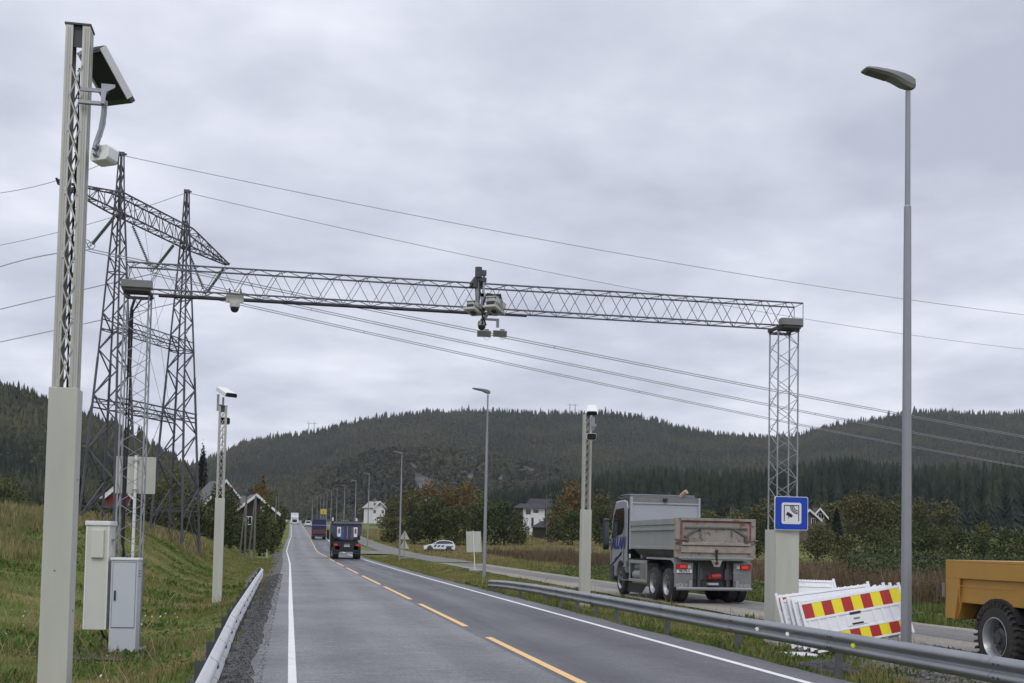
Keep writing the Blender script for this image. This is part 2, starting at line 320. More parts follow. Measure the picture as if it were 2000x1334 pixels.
# gravel patch by the barrier panels
strip('gravel_patch',lambda D:9.3+.8*float(vnoise(D,0,2.5,9)),lambda D:11.6,np.arange(8,20.5,.5),lambda X,D:float(gz(X,D))+.03,M['gravel'],6)
zl=lambda X,D:float(zr(D))+.009
strip('soil_patch',lambda D:-4.6+1.1*abs(float(vnoise(D,0,.5,91)))+abs(D-21.9)*.5,lambda D:-2.2+.9*float(vnoise(D,0,.4,92))-abs(D-21.9)*.4,np.arange(21.2,22.9,.15),lambda X,D:float(gz(X,D))+.02,mat('bare soil',(.06,.05,.038),.95,col2=(.13,.11,.09),scale=7,bump=1),8)
strip('edge_line',lambda D:.03+.012*float(vnoise(D,0,6,7)),lambda D:.135,DS[DS<560],zl,M['linew'])
strip('edge_line',lambda D:6.52,lambda D:6.65,DS[DS<560],zl,M['linew'])
# side road, running parallel, and the link at the junction
side0=lambda D:float(np.interp(D,[0,40,75,110,180,600],[11.35,11.3,11.8,12.1,11.0,11.0]))
side1=lambda D:float(np.interp(D,[0,40,75,110,180,600],[15.4,15.0,15.6,16.0,14.4,14.4]))
def szf(X,D): return float(zr(D))+.012
strip('side_road',lambda D:side0(D)+.25*float(vnoise(D,0,1.8,12)),lambda D:side1(D)+.2*float(vnoise(D,0,2,13)),DF[DF<100],szf,M['side'],3)
strip('side_road_far',side0,side1,np.arange(99.5,420,4.),lambda X,D:float(zr(D))+.010,M['sidedark'],3)
strip('side_road_link',lambda D:7.18,lambda D:12.4,np.arange(133,149.1,2.),lambda X,D:float(zr(D))+.016,M['sidedark'],3)
strip('lane_wheel_track',lambda D:12.9+.15*float(vnoise(D,0,3,14)),lambda D:14.6,DF[DF<99],lambda X,D:float(zr(D))+.017,M['sidedark'],3)
# centre line: yellow dashes, long dash nearer the camera
ym=MB()
def dash(x0,x1,d0,d1):
    k=max(1,int((d1-d0)/6));
    for q in range(k):
        a=d0+(d1-d0)*q/k;b=d0+(d1-d0)*(q+1)/k;n=len(ym.v)
        ym.v+=[(x0+sx(a),a,zl(0,a)),(x1+sx(a),a,zl(0,a)),(x1+sx(b),b,zl(0,b)),(x0+sx(b),b,zl(0,b))];ym.face([n,n+1,n+2,n+3])

for d0,d1 in[(4,9.5),(12.3,21.3),(24.05,32.8),(35.3,45.3),(47.4,59.1),(62.8,75.6),(79.5,91),(94,106)]: dash(3.55,3.68,d0,d1)
dash(3.58,3.68,109,556)
tag(ym.build('centre_line',M['liney'],recalc=False),kind='structure')
# ================= HILLS =================
def ridge(pts):
    xs_,ys_=zip(*pts)
    return lambda x:np.interp(x,xs_,ys_)
r_main=ridge([(-1500,900),(-600,905),(0,930),(380,910),(430,888),(480,866),(540,856),(600,849),(660,835),(720,821),(790,812),(850,806),(960,806),(1100,811),(1180,809),(1250,817),(1290,826),(1330,838),(1400,850),(1440,853),(1490,856),(1560,852),(1610,838),(1660,828),(1720,820),(1770,809),(1850,807),(1930,810),(1960,812),(2000,808),(2100,806),(2400,815),(3000,870),(3800,900)])
r_left=ridge([(-2200,700),(-600,690),(-150,725),(0,772),(50,784),(95,803),(165,832),(215,846),(240,860),(300,890),(345,915),(385,950),(410,985),(440,1030),(480,1075)])
r_knoll=ridge([(520,1060),(560,1000),(610,955),(660,912),(720,893),(780,886),(850,884),(930,893),(1010,905),(1080,925),(1140,950),(1200,990),(1260,1040)])
def atn(x,y,Z):
    x=np.asarray(x,float);y=np.asarray(y,float);Z=np.asarray(Z,float);c=np.stack([(x-PX)/F*Z,(PY-y)/F*Z,-Z],-1)
    Rm=np.array(CM.to_3x3());return c@Rm.T+np.array([0,0,EYE])
def hillf(rf,Z0,Z1,y0,amp=7,seed=0,pw=.85):
    def f(x,t):
        x=np.asarray(x,float);t=np.asarray(t,float);tt=np.clip(t,0,1);Z=Z0+(Z1-Z0)*t
        y=y0+(rf(x)-y0)*tt**pw+amp*(vnoise(x*1.0,t*400,60,seed)+.5*vnoise(x,t*400,25,seed+1))*np.sin(np.pi*tt)
        y=np.where(y>y0,y0,y)
        p=atn(x,y,Z);pr=atn(x,rf(x),np.full_like(Z,Z1) if Z.ndim else Z1)
        p[...,2]=np.where(t>1,pr[...,2]-(t-1)*(Z1-Z0)*.25,p[...,2])
        return p
    return f
hm=mat('forest floor',(.018,.024,.014),.95,col2=(.04,.045,.025),scale=.02,spec=.1)
def hillmesh(name,f,x0,x1,dx,nt_=40,t1=1.5,m=None):
    X=np.arange(x0,x1+dx,dx);T=np.concatenate([np.linspace(0,1,nt_),np.linspace(1.05,t1,6)]);A,B=np.meshgrid(X,T);P=f(A,B).reshape(-1,3)
    n=len(X);i,j=np.meshgrid(np.arange(n-1),np.arange(len(T)-1));a=(j*n+i).ravel()
    o=npmesh(name,P,np.stack([a,a+1,a+n+1,a+n],1),m or hm);tag(o,kind='structure');return o
f_main=hillf(r_main,900,2200,1062,9,1);f_left=hillf(r_left,330,900,1062,6,2,.9);f_knoll=hillf(r_knoll,940,1400,1062,5,3,.8)
hillmesh('hills',f_main,-1500,3800,25);hillmesh('hill_slope',f_left,-2200,480,20)
rockm=mat('quarry rock',(.035,.038,.036),.9,col2=(.13,.13,.128),scale=.045,bump=1,scale2=.3,det=10,spec=.2)
hillmesh('knoll',f_knoll,520,1260,8,60,1.3,rockm)
# ================= TREES AS FAR-OFF WOOD =================
def spruce_proto(seed,tiers=6,k=7,r=.20):
    q=np.random.default_rng(seed);V=[];Fc=[]
    for t in range(tiers):
        u=t/tiers;z1=.08+.92*u;ztop=min(1.02,z1+1.9/tiers) if t<tiers-1 else 1.04
        rr=r*(1-u)**.85+.012;b=len(V);V.append((0,0,ztop));ph=q.uniform(0,6.28)
        for i in range(2*k):
            a=ph+math.pi*i/k+q.uniform(-.12,.12);ra=rr*((1.0+q.uniform(-.2,.25)) if i%2==0 else .5);V.append((ra*math.cos(a),ra*math.sin(a),z1-(.05 if i%2==0 else -.01)+q.uniform(-.02,.02)))
        for i in range(2*k): Fc.append((b,b+1+i,b+1+(i+1)%(2*k)))
    return np.array(V),np.array(Fc)
def pine_proto(seed,n=46,r=.2,low=.35,size=.09):
    q=np.random.default_rng(seed);V=[];Fc=[]
    for i in range(n):
        d=q.normal(size=3);d/=np.linalg.norm(d);p=d*q.uniform(.55,1)**.5*np.array([r,r,(1-low)/2]);p[2]+=low+(1-low)/2
        a=q.normal(size=3);a/=np.linalg.norm(a);b2=np.cross(a,q.normal(size=3));b2/=np.linalg.norm(b2);s=size*q.uniform(.7,1.3);b=len(V)
        V+= [p+a*s,p-a*s*.5+b2*s*.9,p-a*s*.5-b2*s*.9];Fc.append((b,b+1,b+2))
    return np.array(V),np.array(Fc)
def scatter(name,protos,P,H,W,mat_,label,cat,group=None):
    idx=rng.integers(0,len(protos),len(P));VV=[];FF=[];off=0
    for k,(pv,pf) in enumerate(protos):
        s=np.where(idx==k)[0]
        if len(s)==0:continue
        a=rng.uniform(0,6.28,len(s));c,sn=np.cos(a),np.sin(a)
        x=pv[None,:,0]*c[:,None]-pv[None,:,1]*sn[:,None];y=pv[None,:,0]*sn[:,None]+pv[None,:,1]*c[:,None]
        h=H[s][:,None];wd=W[s][:,None];v=np.stack([x*h*wd,y*h*wd,pv[None,:,2]*h],-1)+P[s][:,None,:]
        f=pf[None]+(np.arange(len(s))*len(pv))[:,None,None]+off
        VV.append(v.reshape(-1,3));FF.append(f.reshape(-1,3));off+=len(s)*len(pv)
    o=npmesh(name,np.concatenate(VV),np.concatenate(FF),mat_);tag(o,label,cat,group,'stuff');return o
M['spruce']=leafmat('spruce needles',[(.009,.017,.010),(.020,.031,.016),(.045,.055,.026),(.085,.080,.035)],.008,)
M['spruce_near']=leafmat('near spruce needles',[(.008,.017,.010),(.017,.030,.017),(.034,.048,.024)],.03)
M['mixed']=leafmat('birch and aspen leaves',[(.030,.045,.018),(.070,.080,.030),(.13,.115,.042)],.010)
SP=[spruce_proto(i) for i in range(5)];PN=[pine_proto(i+20) for i in range(4)]
def wood(name,f,x0,x1,n,h0,h1,m,protos,label,cat,tmin=.05,tmax=1.04,keep=None,wv=1.):
    x=rng.uniform(x0,x1,n);t=tmin+(tmax-tmin)*rng.uniform(0,1,n)**.8
    if keep is not None:
        k=keep(x,t);x=x[k];t=t[k]
    P=f(x,t);P[:,2]-=.8
    H=rng.uniform(h0,h1,len(x))*np.where(rng.uniform(0,1,len(x))<.06,1.3,1)
    return scatter(name,protos,P,H,rng.uniform(.75,1.25,len(x))*wv,m,label,cat)
wood('hill_forest',f_main,350,2120,26000,7,13.5,M['spruce'],SP,'dark spruce forest covering the long far hill','forest')
wood('hill_leafy_wood',f_main,350,2120,13000,5,10,M['mixed'],PN,'olive leafy trees mixed into the spruce of the far hill','forest',keep=lambda x,t:vnoise(x,t*500,70,8)+.6*vnoise(x,t*500,25,9)>-.03,wv=1.3,tmax=.97)
wood('slope_forest',f_left,-250,440,6500,8,15,M['spruce'],SP,'dark spruce forest on the near slope behind the pylon','forest')
wood('slope_leafy_wood',f_left,-250,440,2500,6,11,M['mixed'],PN,'greenish leafy trees mixed into the near slope behind the pylon','forest',wv=1.3)
def knoll_keep(x,t):
    y=1062+(r_knoll(x)-1062)*t**.8
    e=vnoise(x,y,22,31)*26
    cliff=((y>903+e*.4)&(np.abs((x-812)-(y-925)*.5)<7+e*.7+(y-905)*.12))|((y>925)&(x>770)&(x<850)&(vnoise(x,y,10,35)>.08))
    bench=((x>840)&(x<1100)&(y>905)&(((np.abs(y-(928+ (x-840)*.02)+e*.3)<3.5))|(np.abs(y-946+e*.2)<2.5)|((np.abs(x-925+(y-930))<9)&(y>905)&(y<945))|((x>1015)&(x<1045)&(np.abs(y-922)<7))))
    upper=((x>790)&(x<940)&(np.abs(y-893+e*.2)<4)&(vnoise(x,y,9,33)>.0))
    return ~(cliff|bench|upper)
wood('knoll_forest',f_knoll,525,1250,4200,6,12,M['spruce'],SP+PN,'young trees growing round the old quarry face','forest',keep=knoll_keep,wv=1.5,tmin=.02)
wood('knoll_leafy_wood',f_knoll,525,1250,3200,5,9,M['mixed'],PN,'leafy green scrub round the old quarry face','forest',keep=knoll_keep,wv=1.9,tmin=.02)
# tall spruce belt at the foot of the hill
SPN=[spruce_proto(60+i,11,8,.19) for i in range(5)]
def belt(xr,n,Z0,Z1,h0,h1,m,name,label,topf=None):
    x=rng.uniform(xr[0],xr[1],n);Z=rng.uniform(Z0,Z1,n);p=atn(x,np.full(n,1060.),Z);p[:,2]=gz(p[:,0],p[:,1])-.5
    H=rng.uniform(h0,h1,n)
    if topf is not None: 
        zt=atn(x,topf(x),Z)[:,2];H=np.minimum(zt-p[:,2],40)*rng.uniform(.80,1.02,n)
    return scatter(name,SPN,p,H,rng.uniform(.7,1.25,n)*.95,m,label,'forest')
belt((940,2150),1900,520,700,20,30,M['spruce_near'],'spruce_belt','tall dark spruce belt at the foot of the hill behind the fields',ridge([(900,965),(1000,950),(1100,935),(1180,920),(1290,912),(1400,917),(1500,915),(1560,905),(1620,893),(1680,895),(1720,905),(1800,908),(1900,905),(2150,905)]))
# ================= SINGLE TREES AND BUSHES =================
def crown_np(h,wd,low,n,size,seed,lobes=9,flat=1.0,cone=False):
    q=np.random.default_rng(seed);P=[]
    if cone:
        u=q.uniform(0,1,n)**.75;z=low+(1-low)*u;r=wd/2*(1-u)**.8*q.uniform(.55,1.05,n);a=q.uniform(0,6.28,n)
        P=np.stack([r*np.cos(a),r*np.sin(a),h*z],1)
    else:
        cs=[];
        for i in range(lobes):
            a=q.uniform(0,6.28);rr=wd/2*q.uniform(.1,.80);zz=q.uniform(low+.10,.88)
            k=math.sqrt(max(.1,1-((zz-.45)/.62)**2));cs.append((rr*k*math.cos(a),rr*k*math.sin(a),zz*h,wd*q.uniform(.10,.24)*k,h*(1-low)*q.uniform(.08,.19)))
        cs.append((0,0,h*(low+(1-low)*.48),wd*.33,h*(1-low)*.40));cs.append((q.uniform(-.1,.1)*wd,q.uniform(-.1,.1)*wd,h*.82,wd*.2,h*.17))
        cs=np.array(cs);wt=cs[:,3]**2*cs[:,4];k=q.choice(len(cs),n,p=wt/wt.sum());c=cs[k]
        d=q.normal(size=(n,3));d/=np.linalg.norm(d,axis=1)[:,None];rad=q.uniform(.30,1.12,n)[:,None]**.5*(1+.10*q.normal(size=(n,1)))
        P=c[:,:3]+d*rad*np.stack([c[:,3],c[:,3],c[:,4]],1);P[:,2]=np.maximum(P[:,2],h*low*.8+.2)
    a=q.normal(size=(n,3));a/=np.linalg.norm(a,axis=1)[:,None];b=np.cross(a,q.normal(size=(n,3)));b/=np.linalg.norm(b,axis=1)[:,None]
    s=(size*q.uniform(.55,1.3,n))[:,None];V=np.stack([P+a*s,P+b*s*.6,P-a*s,P-b*s*.6],1).reshape(-1,3)
    return V,np.arange(4*n).reshape(n,4)
TM={}
TM['rust']=leafmat('rust autumn leaves',[(.06,.062,.02),(.12,.092,.03),(.21,.12,.036),(.17,.13,.042)],.28)
TM['brown']=leafmat('brown autumn leaves',[(.045,.055,.022),(.095,.090,.034),(.155,.125,.045)],.25)
TM['olive']=leafmat('olive leaves',[(.045,.062,.020),(.10,.11,.034),(.165,.155,.050)],.28)
TM['green']=leafmat('dark green leaves',[(.024,.040,.013),(.048,.068,.020),(.090,.105,.032)],.3)
TM['grey']=leafmat('grey green willow leaves',[(.042,.058,.024),(.080,.10,.036),(.12,.135,.052)],.4)
TM['yellow']=leafmat('yellow green leaves',[(.05,.06,.018),(.10,.10,.026),(.15,.13,.03)],.4)
TM['conifer']=leafmat('conifer needles',[(.008,.018,.012),(.014,.028,.016),(.022,.038,.02)],.5)
def tree(xp,ytop,Z,wpx,kind,label,cat='tree',name=None,low=.1,cone=False,group=None,dens=1.,zoff=0):
    b=pix(xp,Z);b.z+=zoff;top=at(xp,ytop,Z).z;h=max(1.2,top-b.z);wd=wpx*Z/F
    t=thing(name or ('spruce_tree' if cone else 'tree'),label,cat,(b.x,b.y,b.z-.1),0,group)
    wd*=1.12;size=max(.10,min(.30,.00105*Z));n=int(min(16000,max(1500,dens*9*wd*h/size**2*.17)))
    V,Fc=crown_np(h,wd,low,n,size,int(xp*7+ytop),lobes=22,cone=cone)
    npmesh('crown' if cat!='bush' else 'foliage',V,Fc,TM[kind],t)
    q=random.Random(int(xp*3+Z));m=MB();r0=.02*h+.04
    m.path([(0,0,-.2),(q.uniform(-.1,.1),q.uniform(-.1,.1),h*.3),(q.uniform(-.03,.03)*h,q.uniform(-.03,.03)*h,h*.8)],lambda u:r0*(1-.75*u),7)
    for i in range(6):
        a=q.uniform(0,6.28);z=h*q.uniform(.2,.55);L=wd*q.uniform(.22,.36)
        m.path([(0,0,z),(L*.5*math.cos(a),L*.5*math.sin(a),z+h*.12),(L*math.cos(a),L*math.sin(a),z+h*.22)],lambda u:r0*.5*(1-.7*u),5)
    m.build('trunk' if cat!='bush' else 'stem',M['bark'],t)
    return t
T=tree
# clump right of the road
gA='mixed trees in the clump beside the parked patrol car'
T(772,962,222,70,'brown','brown-green tree at the left end of the clump beyond the junction',group=gA)
T(800,942,232,72,'brown','tall brown tree rising behind the third street lamp',group=gA)
T(832,931,240,70,'rust','tallest rust-orange tree of the clump beyond the junction',group=gA)
T(845,966,192,105,'green','broad dark green tree behind the parked patrol car',low=.04,group=gA,dens=1.2)
T(872,940,238,60,'rust','narrow orange tree between the two tallest crowns of the clump',group=gA)
T(908,936,236,82,'rust','round rust crown at the middle of the clump, left of the second lamp',group=gA)
T(893,985,190,80,'green','low dark green tree at the middle front of the clump',low=.03,group=gA)
T(936,952,232,60,'brown','brown-orange tree standing just left of the second street lamp',group=gA)
T(945,976,194,85,'green','dark green tree straight behind the white sign board',low=.03,group=gA)
T(985,972,196,72,'green','dark green tree just right of the second street lamp',low=.03,group=gA)
T(1012,998,200,62,'olive','small olive tree at the right end of the clump near the white house',low=.04,group=gA)
T(765,1003,205,60,'brown','low brown tree at the left foot of the clump',low=.03,group=gA)
T(808,1000,190,60,'green','low dark green tree right behind the warning signs',low=.03,group=gA)
gB='trees left of the grey tipper truck'
T(1090,958,262,60,'olive','olive tree behind the garden of the white house',group=gB)
T(1122,934,258,85,'rust','tallest rust tree behind the middle camera mast',group=gB)
T(1118,990,205,72,'green','leafy green tree just left of the middle camera mast',low=.04,group=gB)
T(1086,1004,225,50,'brown','small brown tree right of the white house',low=.04,group=gB)
T(1170,952,252,78,'brown','brown tree between the middle camera mast and the tipper cab',group=gB)
T(1180,985,205,70,'green','green tree close behind the tipper cab',low=.04,group=gB)
T(1222,965,250,60,'brown','brown tree partly hidden by the tipper headboard',group=gB)
gC='trees behind the tipper body'
T(1388,992,240,62,'olive','olive tree above the left part of the tailgate',group=gC)
T(1430,990,236,66,'olive','olive tree above the right part of the tailgate',group=gC)
T(1470,985,232,66,'brown','brown tree between tailgate and gantry base',group=gC)
T(1505,960,232,50,'olive','tall olive tree seen through the right gantry leg',group=gC)
T(1405,1030,160,70,'brown','low brown thicket tree behind the tailgate',low=.02,group=gC)
T(1480,1015,160,70,'green','low green tree right behind the tailgate corner',low=.02,group=gC)
gD='trees on the right beyond the reed bed'
T(1612,976,232,72,'brown','brown crown rising behind the brown gabled house',group=gD)
T(1634,993,182,38,'conifer','small dark conifer right of the brown gabled house',low=.02,cone=True,group=gD)
T(1690,953,196,112,'brown','largest brown-green crown left of the near lamp post',low=.06,group=gD,dens=1.3)
T(1742,962,196,84,'olive','olive crown pressed against the left edge of the near lamp post',low=.06,group=gD)
T(1800,966,198,70,'brown','tall brown crown just right of the near lamp post',low=.06,group=gD)
T(1845,972,190,86,'brown','broad brown tree at the right end of the tall crowns',low=.05,group=gD)
T(1922,1016,172,46,'yellow','small yellow-green tree among the dark bushes on the right',low=.05,group=gD)
T(1580,990,240,50,'olive','olive tree behind the blue sign',group=gD)
gE='bushes along the far edge of the reed bed'
for k,(x,y,wp,kd,lb) in enumerate([(1655,1040,70,'brown','brownish bush left of the dark willow bushes'),(1712,1028,84,'grey','grey-green willow bush under the largest brown crown'),(1765,1022,70,'grey','grey-green willow bush directly behind the near lamp post'),(1812,1022,84,'green','dark bush right of the near lamp post'),(1868,1026,80,'green','dark bush under the broad brown tree'),(1915,1036,70,'green','dark bush under the small yellow tree'),(1962,1026,76,'grey','grey bush above the yellow trailer'),(2012,1030,80,'green','dark bush at the right edge of the photo'),(1597,1019,80,'brown','reddish bush below the brown gabled house'),(1530,1040,80,'green','dark bush behind the beige gantry base')]):
    T(x,y,128+6*(k%3),wp,kd,lb,'bush','bush',low=.02,group=gE,dens=1.2)
gF='trees and bushes behind the pylon'
for k,(x,y,Z,wp,kd,lb) in enumerate([
 (12,925,150,80,'olive','olive tree at the left edge of the photo'),(62,985,130,60,'green','dark bushy tree just left of the near camera mast'),
 (188,985,128,70,'green','dark green tree behind the left pylon leg'),(232,990,120,60,'green','green tree in front of the red house'),
 (270,1000,118,56,'green','green tree beneath the white sign board by the pylon'),(300,935,190,70,'brown','brown tree between the two pylon legs'),
 (335,905,205,80,'olive','tall olive-orange tree right behind the right pylon leg'),(335,985,125,64,'green','dark green tree at the foot of the right pylon leg'),
 (372,945,150,60,'brown','brown tree at the right side of the right pylon leg'),(398,985,118,60,'green','dark green tree right of the pylon foot'),
 (422,938,150,54,'green','dark tree behind the left camera mast'),(447,944,145,44,'brown','brown crown left of the gabled house'),
 (448,990,128,60,'green','dark green thicket in front of the gabled house'),(549,984,260,26,'olive','olive tree at the road end of the left row'),
 (508,935,220,70,'rust','bright rust-orange tree behind the gabled house'),(529,958,215,54,'brown','brown-orange tree nearest to the road on the left'),
 (528,1005,170,54,'green','dark green thicket right of the leaning poles'),(495,1015,160,50,'green','dark thicket behind the leaning poles'),
 (205,925,210,50,'green','dark tree showing above the red house')]):
    T(x,y,Z,wp,kd,lb,group=gF,low=.04)
for k,(x,y,Z,wp,kd,lb) in enumerate([
 (175,979,95,57,'green','low dark bush at the foot of the left pylon leg'),(212,984,92,50,'olive','low olive bush left of the red house'),(258,988,92,46,'green','low dark bush in front of the red house'),
 (290,986,98,57,'green','low bush between the pylon legs'),(322,981,100,55,'brown','low brown bush between the pylon legs'),(352,984,104,52,'green','low dark bush at the right pylon leg'),
 (385,986,108,50,'green','low dark bush just right of the pylon'),(412,988,112,46,'brown','low brown bush left of the left bank mast'),(448,984,116,50,'green','low bush right of the left bank mast'),
 (474,1002,122,46,'green','low dark bush around the leaning poles'),(508,996,128,46,'green','low dark bush below the gabled house'),(530,1002,135,41,'olive','low olive bush by the slim leaning pole'),(538,1000,170,30,'green','low dark bush nearest to the road on the left'),
 (440,951,140,50,'green','dark green tree hiding the grey house wall'),(520,967,146,39,'olive','olive tree at the right corner of the gabled house'),(30,967,110,92,'green','dark bush mass at the left edge of the photo'),(110,977,115,69,'green','dark bush just right of the near mast casing')]):
    T(x,y,Z,wp,kd,lb,'bush','bush',group='low bushes at the foot of the trees on the left',low=.0)
T(391,860,185,17,'conifer','slim dark poplar-like tree right of the pylon',name='columnar_tree',low=.02,group=gF,dens=2.2)
T(510,930,300,26,'conifer','small dark conifer top showing behind the gabled house roof',low=.05,cone=True,group=gF)
for x,y,Z,wp,lb in[(150,925,135,40,'dark spruce in the gap right of the near camera mast'),(262,905,240,26,'narrow spruce behind the white sign board by the pylon')]:
    T(x,y,Z,wp,'conifer',lb,cone=True,low=.03,group=gF,dens=1.3)
# ================= GRASS, WEEDS, REEDS =================
def blades(name,n,xr,dr,h,wd,cols,label,cat,keep=None,lean=.35,clump=1.2,bias=1.,hnoise=None,leaf=False,zb=-.02):
    D=dr[0]*(dr[1]/dr[0])**rng.uniform(0,1,n)**bias
    lo=xr[0](D) if callable(xr[0]) else xr[0];hi=xr[1](D) if callable(xr[1]) else xr[1]
    X=lo+(hi-lo)*rng.uniform(0,1,n)
    if keep is not None: k=keep(X,D);X=X[k];D=D[k];n=len(X)
    Zg=gz(X,D)+zb;H=h[0]+(h[1]-h[0])*rng.uniform(0,1,n)**1.6
    if hnoise: H=H*(1+hnoise*2*vnoise(X,D,1.6,17)+hnoise*1.2*vnoise(X,D,.5,18)).clip(.25,3)
    W=wd*np.maximum(1,D/28)*rng.uniform(.6,1.4,n);a=rng.uniform(0,6.28,n);ln=H*lean*rng.uniform(0,1.4,n);b=rng.uniform(0,6.28,n)
    p=np.stack([X,D,Zg],1);u=np.stack([np.cos(a),np.sin(a),0*a],1)*W[:,None];l=np.stack([np.cos(b)*ln,np.sin(b)*ln,H],1)
    if leaf: V=np.stack([p+l*.35,p+l*.75+u*1.0,p+l*1.05,p+l*.75-u*1.0],1)
    else: V=np.stack([p-u*.5,p+u*.5,p+l*np.array([.55,.55,.62])+u*.35,p+l],1)
    o=npmesh(name,V.reshape(-1,3),np.arange(4*n).reshape(n,4),leafmat(name+' blades',cols,clump*.55,rough=.7))
    return tag(o,label,cat,kind='stuff')
G1=[(.055,.085,.014),(.11,.155,.026),(.18,.19,.05),(.25,.185,.085),(.34,.27,.14)];G2=[(.08,.10,.03),(.15,.15,.055),(.27,.22,.10),(.40,.33,.18)]
j_free=lambda X,D:~((D>131)&(D<151))
blades('verge_grass',230000,(-13,lambda D:-.72-0*D),(11.5,120),(.04,.15),.014,G1,'green and straw coloured grass on the left verge and bank','grass',hnoise=.5,keep=lambda X,D:(X<-1.10)|((rng.uniform(0,1,len(X))<.6)&(X>-1.2)&(X<-.80)&(vnoise(X,D,.8,3)>-.1)))
blades('bank_weeds',42000,(-13,-1.5),(12,70),(.05,.17),.035,[(.04,.075,.014),(.08,.14,.026),(.14,.19,.045)],'broad leafed weeds among the grass of the left bank','weeds',hnoise=.6,leaf=True,keep=lambda X,D:vnoise(X,D,2.2,9)>.04)
blades('bank_straw',60000,(-26,-5.2),(34,95),(.2,.6),.016,G2,'tall straw coloured grass on top of the left bank','grass',hnoise=.4,lean=.3,keep=lambda X,D:(X<-9+3*vnoise(D,X,6,2))|((D>62)&(X<-5.6)&(vnoise(X,D,5,12)>.0)))
blades('shoulder_grass',120000,(7.45,11.35),(11,130),(.04,.14),.014,G1,'short green grass on the strip between the two roads','grass',hnoise=.5,keep=lambda X,D:j_free(X,D)&((X>7.75+.4*vnoise(D,0,3,6)))&~((X>9.2)&(D<17.5)&(vnoise(X,D,.7,4)>-.3)))
blades('roadside_weeds',14000,(7.5,11.2),(11,60),(.05,.15),.024,[(.045,.08,.014),(.09,.14,.028),(.16,.18,.05)],'leafy weeds round the guardrail posts','weeds',hnoise=.6,leaf=True,keep=lambda X,D:(vnoise(X,D,1.6,9)>.05)&~((X>9.4)&(D<17)))
blades('field_edge_grass',150000,(lambda D:np.interp(D,[0,100,180],[15.5,16.2,14.8]),lambda D:22+D*.04),(22,330),(.10,.32),.02,[(.07,.10,.022),(.12,.15,.035),(.20,.19,.06),(.30,.24,.11),(.20,.13,.07)],'long green grass beyond the side road','grass',hnoise=.4)
blades('straw_field',60000,(lambda D:20+D*.05,lambda D:34+.16*D),(60,330),(.2,.5),.02,G2,'pale straw coloured field grass behind the parked car','grass',hnoise=.3)
blades('pale_dry_field',90000,(lambda D:16+.0*D,lambda D:26+.22*D),(120,345),(.12,.35),.022,[(.12,.115,.04),(.22,.18,.075),(.34,.27,.13),(.40,.33,.18)],'pale dry grass field beyond the junction and before the white house','grass',hnoise=.3)
blades('brown_reeds',80000,(lambda D:19.5+D*.03,lambda D:27+.28*D),(36,150),(.5,1.15),.016,[(.045,.035,.022),(.085,.06,.038),(.14,.09,.055),(.18,.14,.08)],'reddish brown dry weeds and reeds on the field','reeds',hnoise=.4,lean=.22,keep=lambda X,D:(vnoise(X,D,7,21)>-.22)&((D<88)|(X<36)))
def leafmass(name,n,xr,dr,H,size,cols,label,cat,keep=None,seed=41,hn=.5,clump=.5,sc=4.):
    D=dr[0]*(dr[1]/dr[0])**rng.uniform(0,1,n);lo=xr[0](D);hi=xr[1](D);X=lo+(hi-lo)*rng.uniform(0,1,n)
    if keep is not None: k=keep(X,D);X=X[k];D=D[k];n=len(X)
    Hh=(H[0]+(H[1]-H[0])*(vnoise(X,D,sc,seed)+.5))*(1+hn*vnoise(X,D,1.1,seed+1));P=np.stack([X,D,gz(X,D)+Hh*rng.uniform(0,1,n)**.6],1)
    a=rng.normal(size=(n,3));a[:,2]*=.8;a/=np.linalg.norm(a,axis=1)[:,None];b=np.cross(a,rng.normal(size=(n,3)));b/=np.linalg.norm(b,axis=1)[:,None]
    s=(size*np.maximum(1,D/60)*rng.uniform(.5,1.3,n))[:,None];V=np.stack([P+a*s,P+b*s*.5,P-a*s,P-b*s*.5],1).reshape(-1,3)
    o=npmesh(name,V,np.arange(4*n).reshape(n,4),leafmat(name+' leaves',cols,clump));return tag(o,label,cat,kind='stuff')
leafmass('willow_thicket',150000,(lambda D:22+D*.10,lambda D:32+.44*D),(50,118),(.7,1.75),.085,[(.026,.042,.018),(.050,.072,.028),(.085,.10,.042)],'dense dark green willow scrub right of the side road','thicket',keep=lambda X,D:(X/D>.50)&(X/D<1.15),seed=41)
leafmass('brown_scrub',70000,(lambda D:20.5+D*.03,lambda D:30+.12*D),(30,66),(.35,1.25),.06,[(.06,.045,.028),(.11,.075,.045),(.17,.125,.075),(.10,.10,.05)],'rusty brown withered weeds in front of the willow scrub','weeds',keep=lambda X,D:(X/D>.42),seed=51,sc=3.)
leafmass('pale_green_weeds',120000,(lambda D:16.4+0*D,lambda D:22.5+.04*D),(22,80),(.10,.80),.05,[(.05,.075,.02),(.10,.13,.035),(.16,.17,.06)],'pale green and yellow weeds in the ditch beyond the side road','weeds',seed=61,sc=2.5,hn=.8)
blades('tall_red_reeds',30000,(lambda D:21+0*D,lambda D:31+0*D),(23,60),(.5,1.3),.012,[(.10,.07,.04),(.18,.12,.07),(.30,.22,.14)],'tall reddish seed heads behind the yellow trailer','reeds',hnoise=.5,lean=.2,keep=lambda X,D:vnoise(X,D,3,25)>-.1)
blades('ditch_weeds',45000,(15.6,20.5),(18,62),(.08,.38),.022,[(.05,.085,.018),(.10,.14,.03),(.18,.175,.06)],'leafy green and yellow weeds in the ditch beyond the side road','weeds',hnoise=.6,leaf=True,keep=lambda X,D:vnoise(X,D,2.4,27)>-.15)

